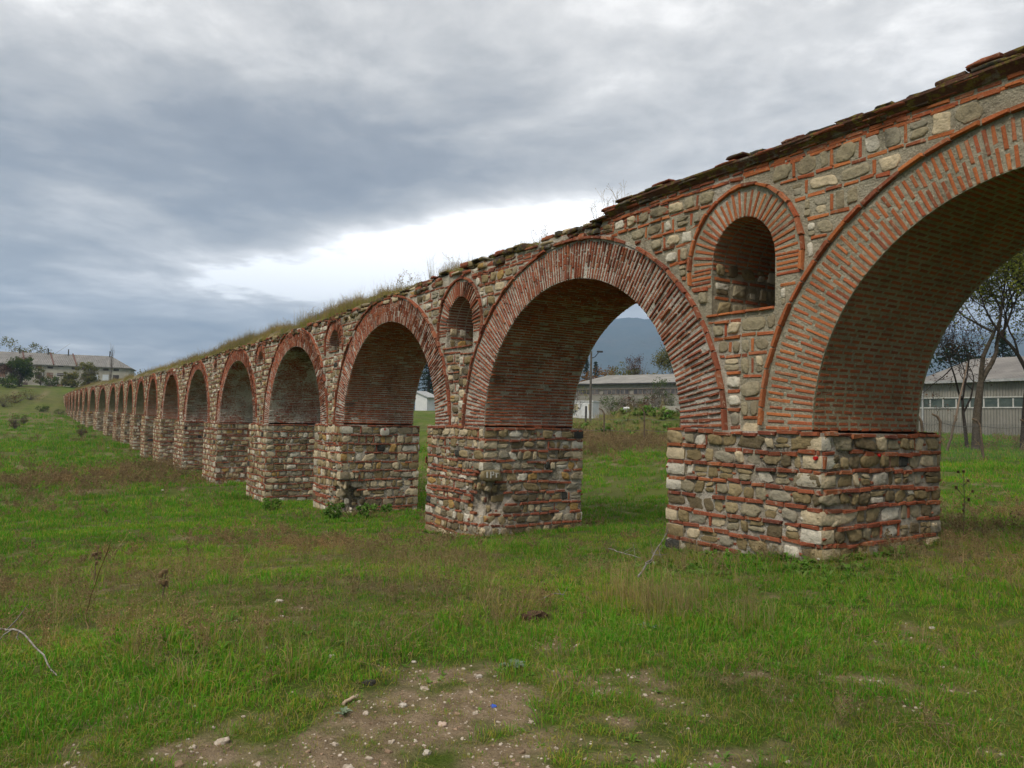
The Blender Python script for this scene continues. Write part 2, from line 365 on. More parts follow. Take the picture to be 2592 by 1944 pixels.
STRAW = leaf_mat('dry_straw', (.26, .20, .09), (.34, .27, .13), (.2, .14, .07), .2)
WEED = leaf_mat('brown_weed_stem', (.27, .205, .095), (.36, .28, .14), (.21, .15, .07), .15)
SEED = leaf_mat('weed_seed_head', (.19, .12, .06), (.30, .21, .11), (.10, .06, .04), .1)
HERB = leaf_mat('broad_weed_leaf', (.08, .18, .025), (.12, .23, .035), (.18, .25, .07))
SAGE = leaf_mat('grey_thistle_leaf', (.16, .22, .15), (.22, .28, .2), (.12, .18, .1))

# ------------------------------------------------------------------ terrain
GS = np.array([-60, -20, -8, -3, 0, .5, .7, 1.02, 1.73, 2.0, 2.75, 3.1, 3.75, 4.15, 5.0, 6.2, 7.5, 8.7, 9.8, 11.6, 13.5, 14.5, 18, 20, 21.2, 22.3, 24, 26, 40, 100, 900])
GZ = np.array([-1.0, -1.2, -1.3, -1.45, -1.6, -1.68, -1.74, -2.0, -2.72, -2.88, -3.27, -3.4, -3.84, -3.83, -3.85, -4.0, -4.1, -4.1, -3.6, -3.5, -2.65, -2.3, -1.3, -.6, .9, 3.0, 5.0, 6.7, 9, 13, 30])
BD = np.array([0, 12, 30, 45, 80, 110, 131, 160, 300, 2000, 9000]); BZ = np.array([-1.75, -1.75, -1.4, -1.2, -.8, .3, 1.3, 1.8, 2.5, 4, 10])
MOUNDS = []
def zrel(x, y):
    x = np.asarray(x, float); y = np.asarray(y, float)
    g = np.interp(-x/D, GS, GZ); b = np.interp(np.hypot(x, y), BD, BZ)
    w = np.clip((y-11)/16, 0, 1); w = w*w*(3-2*w)
    near = np.clip((np.hypot(x+.2, y)-1.5)/6, 0, 1)
    z = g*(1-w)+b*w
    z = z+(fbm(x, y, .28, 3, 3)-.5)*.22*near+(fbm(x, y, 1.3, 3, 5)-.5)*.07*np.clip(near+.35, 0, 1)
    for mx, my, mr, mh in MOUNDS: z = z+mh*np.exp(-((x-mx)**2+(y-my)**2)/mr**2)
    return z
def zg(x, y): return zrel(x, y)+ZC
def ground(px, py, tmax=400.0):              # where a line of sight of the photograph meets the terrain
    d = ray(px, py); d = d/np.hypot(d[0], d[1])
    t = np.concatenate([np.linspace(2, 40, 800), np.linspace(40, tmax, 3000)])
    h = d[2]*t-zrel(d[0]*t, d[1]*t); k = int(np.argmax(h < 0)) if (h < 0).any() else len(t)-1
    return d[0]*t[k], d[1]*t[k]
def at_dist(px, dist):                        # a point of the ground a given distance away along a column of the photograph
    d = ray(px, 1060); d = d/np.hypot(d[0], d[1]); return d[0]*dist, d[1]*dist
MOUNDS.append((*at_dist(1585, 72), 3.2, 1.6)); MOUNDS.append((*at_dist(1665, 68), 4.0, 1.1)); MOUNDS.append((*at_dist(1500, 64), 4.5, .7)); MOUNDS.append((*at_dist(1730, 70), 4, 1.1))
# patches: (x, y, radius along X, radius along Y, strength)
def patches(rows): return [(*ground(px, py), r, s) for px, py, r, s in rows]
BROWN = patches([(220, 1222, 4.5, 1.1), (330, 1215, 4.0, 1.0), (420, 1190, 4, .8), (640, 1372, 1.3, .7), (800, 1380, 1.4, .8), (960, 1400, 1.5, .9), (1080, 1430, 1.2, .8), (1150, 1500, .9, .6), (960, 1500, 1.0, .6),
                 (300, 1500, 1.5, .75), (120, 1500, 1.6, .8), (480, 1620, .6, .8), (80, 1580, .9, .7), (430, 1450, 1.2, .5), (1330, 1530, .7, .5), (1400, 1440, .8, .5), (1700, 1450, .7, .5),
                 (2480, 1400, 1.6, .8), (2560, 1480, 1.0, .6), (2500, 1330, 2.5, .6), (1560, 1122, 6.0, 1.5), (1480, 1125, 5.0, 1.4), (1690, 1125, 5.0, 1.4), (470, 1150, 5, .9), (40, 1062, 12, .9), (90, 1040, 12, .7), (2250, 1400, .8, .5), (1950, 1430, .5, .4)])
LUSH = patches([(560, 1700, .9, .9), (380, 1690, .9, .8), (250, 1780, .7, .8), (150, 1700, .7, .7), (1640, 1600, 1.0, .9), (1850, 1600, 1.1, .9), (1450, 1610, .8, .7), (2150, 1500, 1.2, .8), (1750, 1510, .9, .8), (2400, 1520, 1.0, .8), (60, 1800, .6, .8), (1000, 1640, .7, .6), (700, 1660, .8, .6), (1250, 1600, .7, .6)])
DIRT = patches([(1050, 1860, .55, 1.0), (800, 1930, .5, 1.0), (1250, 1800, .55, 1.0), (1500, 1880, .55, .85), (1180, 1720, .42, .75), (1350, 1940, .5, 1.0), (1500, 1740, .4, .42), (2400, 1575, .6, .2), (500, 1940, .4, .8), (1750, 1880, .45, .42), (2450, 1590, .6, .25), (2050, 1800, .4, .22), (1000, 1790, .4, .8), (1650, 1780, .4, .32), (2300, 1750, .4, .2), (1900, 1930, .4, .35)])
def field(P, x, y):
    x = np.asarray(x, float); y = np.asarray(y, float); t = np.zeros_like(x)
    for px, py, r, s in P: t = np.maximum(t, s*np.exp(-((x-px)**2+(y-py)**2)/(r*1.15)**2))
    return t
def masks(x, y):
    n = fbm(x, y, .9, 4, 11)-.5; n2 = fbm(x, y, 4.5, 3, 17)-.5; n3 = fbm(x, y, .22, 3, 23)-.5
    far = np.clip((np.hypot(x, y)-10)/30, 0, 1)
    br = np.clip(field(BROWN, x, y)*1.3+n*1.1+n2*.5+n3*1.2*far-.06, 0, 1)
    di = np.clip((field(DIRT, x, y)+n*.8+n2*1.8-.26)*1.6, 0, 1)
    lu = np.clip(field(LUSH, x, y)+n*.5+n2*.3-.1, 0, 1)
    return br, di, lu
PIER_S = [(-.862*9-1.6, -.862*9+.16), (-.19*9-.24, .088*9+.16), (.729*9-.24, 1.003*9+.16), (1.714*9-.24, 1.996*9+.16), (2.77*9-.24, 3.041*9+.16), (3.844*9-.24, 4.159*9+.16), (5.014*9-.24, 5.403*9+.16), (6.241*9-.24, 6.626*9+.16)]
def pier_soil(x, y):
    d = np.full(np.shape(x), 9.0)
    for a, b in PIER_S: d = np.minimum(d, np.hypot(np.maximum(0, np.maximum(a+x, -x-b)), np.maximum(0, np.maximum(D-.14-y, y-D-2.71))))
    return np.clip(1.1-d/.38+(fbm(x, y, 3.0, 3, 91)-.5)*1.3, 0, .9)
def build_ground():
    rad = np.concatenate([np.linspace(.4, 2.6, 10), np.geomspace(2.7, 40, 190), np.geomspace(40.6, 8000, 130)])
    fw = math.atan2(_f[1], _f[0])
    an = np.concatenate([np.linspace(-55, 55, 330), np.linspace(55, 305, 62)[1:-1]])*np.pi/180+fw
    Rr, A = np.meshgrid(rad, an, indexing='ij'); X = Rr*np.cos(A); Y = Rr*np.sin(A); Z = zg(X, Y)
    mb = MB(); mb.grid(np.stack([X, Y, Z], -1), 0, True, wrap=True)
    mb.f = [f[::-1] for f in mb.f]
    c = np.array([[0, 0, zg(0, 0)]]); mb.add(c, [], 0)
    na = len(an)
    for i in range(na): mb.f.append([mb.n-1, i, (i+1) % na]); mb.m.append(0); mb.sm.append(True)
    mt, nt, out = newmat('meadow_soil'); P = geo(nt).outputs['Position']
    at = lambda n: nd(nt, 'ShaderNodeAttribute', attribute_name=n).outputs['Fac']
    n1 = noise(nt, P, .5, 6, .62); n2 = noise(nt, P, 6, 6, .68); n3 = noise(nt, P, 42, 5, .7); nf = noise(nt, P, .045, 5, .6)
    gr = mixc(nt, smooth(nt, n1, .35, .65), (.055, .095, .010), (.11, .15, .02))
    gr = mixc(nt, math_(nt, 'MULTIPLY', smooth(nt, n2, .5, .72), .6), gr, (.15, .15, .035))
    gr = mixc(nt, math_(nt, 'MULTIPLY', smooth(nt, nf, .48, .62), .5), gr, (.12, .105, .045))
    gr = mixc(nt, math_(nt, 'MULTIPLY', at('brown'), .85), gr, mixc(nt, smooth(nt, n2, .35, .65), (.11, .095, .04), (.20, .17, .08)))
    so_ = mixc(nt, smooth(nt, n2, .3, .7), (.21, .15, .09), (.36, .27, .17))
    so_ = mixc(nt, math_(nt, 'MULTIPLY', smooth(nt, noise(nt, P, 120, 2, .5), .62, .7), .6), so_, (.42, .35, .27))
    c = mixc(nt, at('dirt'), gr, so_)
    c = mixc(nt, .6, c, ramp(nt, n3, [(.25, (.3, .3, .3)), (.5, (.85, .85, .85)), (.75, (1.15, 1.15, 1.15))]), 'MULTIPLY')
    finish(nt, out, c, .97, math_(nt, 'ADD', n3, math_(nt, 'MULTIPLY', n2, 2.5)), .9, .05, .1)
    o = mb.build('ground', mt); o['kind'] = 'structure'
    x = np.append(X.ravel(), 0); y = np.append(Y.ravel(), 0); br, di, lu = masks(x, y); di = np.maximum(di, pier_soil(x, y))
    for nm, v in (('brown', br), ('dirt', di)):
        a = o.data.attributes.new(nm, 'FLOAT', 'POINT'); a.data.foreach_set('value', v.astype(np.float32))
    return o
build_ground()

# ------------------------------------------------------------------ the aqueduct
THK = 2.57
PLAN = np.array([(-3.0, 1.0), (0, 1), (6, 1.0), (11.3, 1.0), (12.3, .975), (13.2, .91), (14.3, .82), (16, .76), (19, .70), (22.5, .66)])*D
_seg = np.r_[0, np.cumsum(np.hypot(*np.diff(PLAN, axis=0).T))]+PLAN[0, 0]
def W(S, d, z):                      # S metres along the wall, d metres into it, z relative to the eye
    S = np.asarray(S, float)
    a = np.interp(S, _seg, PLAN[:, 0]); b = np.interp(S, _seg, PLAN[:, 1])
    e = .6; ta = np.interp(S+e, _seg, PLAN[:, 0])-np.interp(S-e, _seg, PLAN[:, 0]); tb = np.interp(S+e, _seg, PLAN[:, 1])-np.interp(S-e, _seg, PLAN[:, 1])
    L = np.hypot(ta, tb); ta, tb = ta/L, tb/L
    d = np.asarray(d, float)
    return np.stack(np.broadcast_arrays(-(a-tb*d), b+ta*d, np.asarray(z, float)+ZC), -1)
def wall_axes(S):
    p = W(S, 0, 0); q = W(S, 1, 0); n = q-p; t = np.array([-n[1], n[0], 0])   # along increasing S, into the wall
    return t, n
SPR_S = np.array([-3, 0, .73, 1.0, 1.71, 2.0, 2.77, 3.84, 5.0, 6.2, 7.5, 8.7, 9.6, 10.6, 11.6, 13, 30])*D
SPR_Z = np.array([0, -.002, -.004, -.008, -.015, -.016, -.023, -.038, -.047, -.053, -.043, -.022, -.011, -.001, .003, .012, .03])*D
spr = lambda S: np.interp(S, SPR_S, SPR_Z)
TOP_S = np.array([-3, .45, .6, .8, .98, 1.14, 1.19, 1.235, 1.25, 1.32, 1.38, 1.56, 1.87, 2.13, 2.45, 2.85, 3.7, 4.97, 6.7, 8.6, 10, 12, 14, 16, 19, 23])*D
TOP_Z = np.array([.455, .455, .452, .45, .452, .45, .446, .437, .424, .422, .424, .428, .424, .413, .405, .398, .385, .388, .378, .39, .40, .415, .425, .43, .42, .41])*D
def top(S): return np.interp(S, TOP_S, TOP_Z)
class Arch: pass
ARCH = []
def _arch(s0, s1, apex, t_foot, t_top, kind):
    a = Arch(); a.s0, a.s1 = s0*D, s1*D; a.c = (a.s0+a.s1)/2; a.a = (a.s1-a.s0)/2; a.zs = float(spr(a.c)); a.h = apex*D-a.zs
    a.tf, a.tt, a.kind = t_foot, t_top, kind; a.i = len(ARCH); ARCH.append(a)
_arch(-.862, -.19, .322, .8, .68, 'new')
_arch(.088, .729, .322, .81, .62, 'new')
_arch(1.003, 1.714, .318, .92, .74, 'old')
_arch(1.996, 2.77, .325, .82, .72, 'old')
_arch(3.041, 3.844, .318, .80, .72, 'lime')
_arch(4.159, 5.014, .318, .72, .62, 'lime')
_arch(5.403, 6.241, .324, .66, .55, 'lime')
_arch(6.626, 7.469, .338, .62, .5, 'old')
_arch(7.877, 8.576, .345, .6, .5, 'old')
_arch(8.833, 9.564, .352, .6, .48, 'plast')
_arch(9.93, 10.576, .358, .6, .48, 'plast')
s_ = 10.958
while s_ < 21.3:
    _arch(s_, s_+.66, .375, .6, .48, 'plast'); s_ += .955
def curve(a, k):
    # points round the intrados evenly by length, with outward normals and the share of the way up
    th = np.linspace(0, np.pi, 721); x = a.c-a.a*np.cos(th); z = a.zs+a.h*np.sin(th)
    L = np.r_[0, np.cumsum(np.hypot(np.diff(x), np.diff(z)))]; l = np.linspace(0, L[-1], k); t = np.interp(l, L, th)
    X = a.c-a.a*np.cos(t); Z = a.zs+a.h*np.sin(t); nx = -np.cos(t)/a.a; nz = np.sin(t)/a.h; q = np.hypot(nx, nz)
    T = a.tf+(a.tt-a.tf)*np.sin(t)**1.5
    return X, Z, nx/q, nz/q, T, L[-1]
def intrados(a, S):
    x = (S-a.c)/a.a; return a.zs+a.h*np.sqrt(np.clip(1-x*x, 0, 1))
class Niche: pass
NICHE = []
def _niche(s0, s1, zb, zt, rt, hood, kind):
    n = Niche(); n.s0, n.s1, n.zb, n.zt = s0*D, s1*D, zb*D, zt*D; n.c = (n.s0+n.s1)/2; n.a = (n.s1-n.s0)/2; n.h = min(n.a*1.15, (zt-zb)*D*.75)
    n.zs = n.zt-n.h; n.rt = rt; n.hood = hood; n.kind = kind; NICHE.append(n)
_niche(.798, .932, .193, .352, .44, True, 'new')
_niche(1.785, 1.94, .205, .345, .42, True, 'old')
_niche(2.845, 2.965, .262, .345, .36, True, 'old')
_niche(4.0, 4.10, .268, .335, .33, True, 'old')
for k in range(5, 10): c = (ARCH[k].s1+ARCH[k+1].s0)/2/D; _niche(c-.04, c+.04, .285, .34, .25, False, 'old')
def blocked(S, z, mg=.015):           # inside an arch with its ring, a niche with its ring, or over the top?
    for a in ARCH:
        if abs(S-a.c) < a.a+1.2:
            t = a.tf*.5+a.tt*.5; ex, ez = a.a+a.tf+.065+mg, a.h+a.tt+.065+mg
            if z > a.zs-.01 and ((S-a.c)/ex)**2+((z-a.zs)/ez)**2 < 1: return True
    for n in NICHE:
        if abs(S-n.c) < n.a+n.rt+.3 and n.zb-.1 < z:
            if z < n.zs-.25:
                if abs(S-n.c) < n.a+.04+mg: return True
            elif z < n.zs and abs(S-n.c) < n.a+n.rt+.07+mg: return True
            elif ((S-n.c)/(n.a+n.rt+.07+mg))**2+(max(0, z-n.zs)/(n.h+n.rt+.07+mg))**2 < 1: return True
    return z > top(S)-.16
aq = empty('aqueduct', (0, 0, 0), 'long ruined aqueduct of red brick and stone arches crossing the meadow', 'aqueduct')
S_END = 22.2*D
bays = [-1.05*D]+[(ARCH[i].s1+ARCH[i+1].s0)/2 for i in range(len(ARCH)-1)]+[S_END]
def spandrel(i):
    a = ARCH[i]; b0, b1 = bays[i], bays[i+1]; new = a.kind == 'new'
    cols = set(np.round(np.linspace(b0, b1, int((b1-b0)/.12)+2), 4)) | set(np.round(a.c-a.a*np.cos(np.linspace(0, np.pi, 81)), 4)) | {round(a.s0, 4), round(a.s1, 4), round(b0, 4), round(b1, 4)}
    ns = [n for n in NICHE if n.s1 > b0 and n.s0 < b1]
    for n in ns: cols |= set(np.round(n.c-n.a*np.cos(np.linspace(0, np.pi, 33)), 4))
    cols = np.array(sorted(c for c in cols if b0-1e-6 <= c <= b1+1e-6))
    inar = lambda S: (S > a.s0-1e-4) and (S < a.s1+1e-4)
    zlow = np.array([intrados(a, S) if inar(S) else float(spr(S))-.12 for S in cols])
    wob = (fbm(cols, cols*0+i, 1.6, 3, 31)-.5)*(.10 if new else .28); ztop = top(cols)+wob-.05
    mb = MB()
    def strip(j, za0, za1, zb0, zb1, mi=0):
        for d, flip in ((0, False), (THK, True)):
            P = np.array([W(cols[j], d, za0), W(cols[j+1], d, za1), W(cols[j+1], d, zb1), W(cols[j], d, zb0)])
            mb.add(P if flip else P[::-1], [(0, 1, 2, 3)], mi)
    for j in range(len(cols)-1):
        mid = (cols[j]+cols[j+1])/2; nn = [n for n in ns if n.s0 < mid < n.s1]
        l0, l1 = zlow[j], zlow[j+1]
        if (mid < a.s0 and abs(cols[j+1]-a.s0) < 2e-4): l1 = float(spr(cols[j+1]))-.12
        if (mid > a.s1 and abs(cols[j]-a.s1) < 2e-4): l0 = float(spr(cols[j]))-.12
        if nn:
            n = nn[0]; arc = lambda S: n.zs+n.h*math.sqrt(max(0, 1-((S-n.c)/n.a)**2))
            for za0, za1, zb0, zb1 in ((l0, l1, n.zb, n.zb), (arc(cols[j]), arc(cols[j+1]), ztop[j], ztop[j+1])):
                P = np.array([W(cols[j], 0, za0), W(cols[j+1], 0, za1), W(cols[j+1], 0, zb1), W(cols[j], 0, zb0)]); mb.add(P[::-1], [(0, 1, 2, 3)], 0)
            P = np.array([W(cols[j], THK, l0), W(cols[j+1], THK, l1), W(cols[j+1], THK, ztop[j+1]), W(cols[j], THK, ztop[j])]); mb.add(P, [(0, 1, 2, 3)], 0)
        else: strip(j, l0, l1, ztop[j], ztop[j+1], 5 if not new and mid < 1.21*D else 0)
        if inar(mid):
            P = np.array([W(cols[j], 0, l0), W(cols[j], THK, l0), W(cols[j+1], THK, l1), W(cols[j+1], 0, l1)]); mb.add(P[::-1], [(0, 1, 2, 3)], 1)
    # top: a low uneven crown of soil and rubble
    ds = np.array([0, .25, .6, 1.1, 1.6, 2.0, 2.32, THK]); rise = np.array([.04, .24, .44, .58, .55, .40, .2, 0]); rf = np.interp(cols/D, [1.3, 1.8, 2.8], [.25, .5, 1.05])
    G = np.stack([W(cols, d, ztop+r*rf+(fbm(cols, cols*0+d*3, 1.1, 3, 41)-.5)*.3*min(1, r*8)) for d, r in zip(ds, rise)], 1)
    mb.grid(G[:, ::-1], 2, True)
    # facing: brick courses, and stones boxed by bricks between them
    br = Bricks(); st = Stones(); BI = lambda S: 6 if not new and S < 1.2*D else 3; SI = lambda S: 7 if not new and S < 1.2*D else 4
    z0 = float(spr(b0)); row = 0
    z = min(zlow.min(), z0)-.05
    ph = .335 if new else .275
    def spans(zc, hh_):
        g = np.arange(b0, b1, .03); ok = np.array([not any(blocked(q, zc+k*hh_) or (inar(q) and zc+k*hh_ < intrados(a, q)) for k in (-.9, .9)) for q in g]); out = []; st_ = None
        for q, o in zip(g, ok):
            if o and st_ is None: st_ = q
            if not o and st_ is not None: out.append((st_, q-.03)); st_ = None
        if st_ is not None: out.append((st_, b1))
        return out
    while z < ztop.max():
        zz_ = z
        for q0, q1 in spans(z, .02):                         # the brick course
            S = q0
            while S < q1-.07:
                L = min(rng.uniform(.20, .36), q1-S); t, n = wall_axes(S)
                if rng.random() < .95: br.add(W(S+L/2, 0, z+rng.normal(0, .006)+.012*math.sin(S*1.9+z)), t*(L/2-.012), (0, 0, .024), -n, rng.uniform(.006, .02) if new else rng.uniform(.0, .045), BI(S))
                S += L+.008
        hh = (ph-.085)/2*(1 if rng.random() < .75 else .8); zs_ = z+.042+hh
        for q0, q1 in spans(zs_, hh):                        # stones boxed by upright bricks
            S = q0
            while S < q1-.08:
                L = rng.choice([.17, .26, .34, .46], p=[.2, .35, .3, .15]); L = min(L, q1-S); L = q1-S if q1-S-L < .12 and q1-S < .5 else L
                t, n = wall_axes(S)
                st.add(W(S+L/2, 0, zs_+rng.normal(0, .008)), t*(L/2-.016)*rng.uniform(.86, 1), (0, 0, hh*rng.uniform(.8, 1.0)), -n, rng.uniform(.008, .026) if new else rng.uniform(.012, .05), SI(S))
                S += L+.012
                if q1-S > .2 and rng.random() < (.7 if S < 1.2*D else .4): br.add(W(S+.028, 0, zs_), t*.021, (0, 0, hh*rng.uniform(.85, 1.05)), -n, rng.uniform(.006, .02), BI(S)); S += .066
        z += 2*hh+.085
    if new or a.c < 2*D:                                     # closely laid brick under the coping
        S = b0
        while S < b1:
            L = rng.uniform(.2, .32)
            for q in range(2 if S < 1.0*D else 4):
                zz = top(S)-.19-q*.085
                if (q < 2 or rng.random() < .9) and not blocked(S, zz-.03, -.02) and not blocked(S+L, zz-.03, -.02):
                    t, n = wall_axes(S); br.add(W(S+L/2+rng.uniform(-.05, .05), 0, zz+rng.normal(0, .008)), t*(L/2-.015), (0, 0, .024), -n, rng.uniform(.004, .03), 3)
            S += L+.02
    br.emit(mb, .006 if new else .01); st.emit(mb, .15, .3, .75)
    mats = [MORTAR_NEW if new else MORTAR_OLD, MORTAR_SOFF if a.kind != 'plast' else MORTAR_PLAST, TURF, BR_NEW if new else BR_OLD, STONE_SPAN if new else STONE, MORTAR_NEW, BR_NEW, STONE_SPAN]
    return mb.build('spandrel_wall', mats, aq)
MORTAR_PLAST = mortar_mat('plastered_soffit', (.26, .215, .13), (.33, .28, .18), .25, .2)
TURF = simple('wall_top_turf', (.10, .085, .045), (.22, .18, .10), 2.5, .95, .8, 24, grain=.7)
def ring(i):
    a = ARCH[i]; new = a.kind == 'new'; near = a.c < 5*D
    mb = MB(); br = Bricks()
    X, Z, nx, nz, T, Ltot = curve(a, 97)
    eps = .007
    # mortar bed of the ring face (both faces) and of the soffit
    for d in (-eps, THK+eps):
        P = np.stack([W(X-nx*eps, d, Z-nz*eps), W(X+nx*T, d, Z+nz*T)], 1); mb.grid(P if d > 0 else P[:, ::-1], 0)
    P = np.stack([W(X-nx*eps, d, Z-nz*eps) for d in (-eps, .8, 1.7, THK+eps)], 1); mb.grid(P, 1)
    pitch = (.083 if new else .076) if near else .11
    k = int(Ltot/pitch); X, Z, nx, nz, T, _ = curve(a, k+1)
    t, n = wall_axes(a.c); th = (.0205 if new else .0195)*(1 if near else 1.4)
    for j in range(k+1):
        tt, n = (t, n) if a.s1 < 11*D else wall_axes(X[j])
        nrm = tt*nx[j]+np.array([0, 0, nz[j]]); tan = tt*nz[j]*-1+np.array([0, 0, nx[j]]); Tj = T[j]
        tj = rng.normal(0, .004)
        if new:
            ga = .05; o = rng.uniform(0, .06); f = (.42 if j % 2 else .58)+rng.normal(0, .03); segs = [(0.0, f*Tj-ga), (f*Tj, Tj-.04-o)]
        else:
            f = (.27 if j % 2 else .42)+rng.normal(0, .03); g_ = (.62 if j % 2 else .74)+rng.normal(0, .03); segs = [(0.0, f*Tj-.015), (f*Tj, g_*Tj-.015), (g_*Tj, Tj-.01-rng.uniform(0, .05))] if Tj > .66 else [(0.0, (f+.15)*Tj-.015), ((f+.15)*Tj, Tj-.01-rng.uniform(0, .04))]
        for (r0, r1) in segs:
            if not new and rng.random() < .03: continue
            p = rng.uniform(.004, .013) if new else max(.004, rng.normal(.016, .010)+(.008 if r0 > 0 else 0))
            rc = (r0+r1)/2; q = rng.normal(0, .008)
            fc = W(X[j]+nx[j]*rc, 0, Z[j]+nz[j]*rc)+tan*tj-n*eps
            br.add(fc, (nrm+tan*q)*(r1-r0)/2, tan*th, -n, p, 2)
            if near and not new and j % 2 == 0: pass
            bc = W(X[j]+nx[j]*rc, THK, Z[j]+nz[j]*rc)+n*eps; br.add(bc, nrm*(r1-r0)/2, tan*th, n, p, 2)
        if a.kind == 'plast' and nz[j] < .93: continue
        d = 0.0; first = True
        while d < THK-.05:
            L = rng.uniform(.2, .3) if near else rng.uniform(.3, .5)
            if first: L *= .5 if j % 2 else .95
            L = min(L, THK-d); g = .055 if new else .022
            if not (not new and rng.random() < .03):
                c = W(X[j], d+L/2-(g/2 if not first else 0), Z[j])-nrm*eps+tan*tj
                br.add(c, n*(L-g)/2, tan*(th*.95), -nrm, (rng.uniform(.002, .008) if new else rng.uniform(.006, .03))+(.004 if first and new else 0), 3)
            d += L; first = False
    br.emit(mb, .004 if new else .0075)
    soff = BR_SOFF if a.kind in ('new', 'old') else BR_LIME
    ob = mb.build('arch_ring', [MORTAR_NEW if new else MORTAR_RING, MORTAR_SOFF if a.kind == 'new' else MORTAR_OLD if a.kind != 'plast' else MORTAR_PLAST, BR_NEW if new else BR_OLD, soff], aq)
    # hood moulding of bricks laid round the outside of the ring
    mh = MB(); bh = Bricks(); X, Z, nx, nz, T, Ltot = curve(a, 241)
    ox, oz = X+nx*(T+.03), Z+nz*(T+.03); L = np.r_[0, np.cumsum(np.hypot(np.diff(ox), np.diff(oz)))]; l = 0.0
    while l < L[-1]-.1:
        ln = rng.uniform(.26, .36); lc = min(l+ln/2, L[-1]-.05); xx, zz = np.interp(lc, L, ox), np.interp(lc, L, oz); x2, z2 = np.interp(lc+.05, L, ox), np.interp(lc+.05, L, oz)
        if zz < top(xx)-.03 and (new or rng.random() > .06):
            q = math.hypot(x2-xx, z2-zz)+1e-9; cx, cz = (x2-xx)/q, (z2-zz)/q
            tt, n = wall_axes(xx); tv = tt*cx+np.array([0, 0, cz]); nv = tt*-cz+np.array([0, 0, cx])
            bh.add(W(xx, 0, zz), tv*(ln/2-.006), nv*.03, -n, rng.uniform(.06, .085) if new else rng.uniform(.05, .1), 0)
        l += ln
    kk = np.interp(np.linspace(0, L[-1], 160), L, np.arange(len(L))).round().astype(int); kk = kk[oz[kk] < top(ox[kk])-.03]
    cut = len(kk) < 158; rows = bh.r
    for sg in ((-1, 1) if cut else (0,)):
        mh = MB(); bh = Bricks(); X0 = -W(a.c, 0, 0)[0]
        bh.r = [q for q in rows if sg == 0 or (-q[0]-X0)*sg > 0]
        for side, s_2 in ((kk[ox[kk] <= a.c], -1), (kk[ox[kk] >= a.c], 1)):
            if len(side) > 1 and sg in (0, s_2): mh.grid(np.stack([W(ox[side]+q*nx[side], d, oz[side]+q*nz[side]) for q, d in ((-.026, .03), (-.026, -.03), (.026, -.03), (.026, .03))], 1), 1)
        if bh.r: bh.emit(mh, .006); mh.build('hood_moulding', [BR_NEW if new else BR_OLD, MORTAR_NEW if new else MORTAR_OLD], ob)
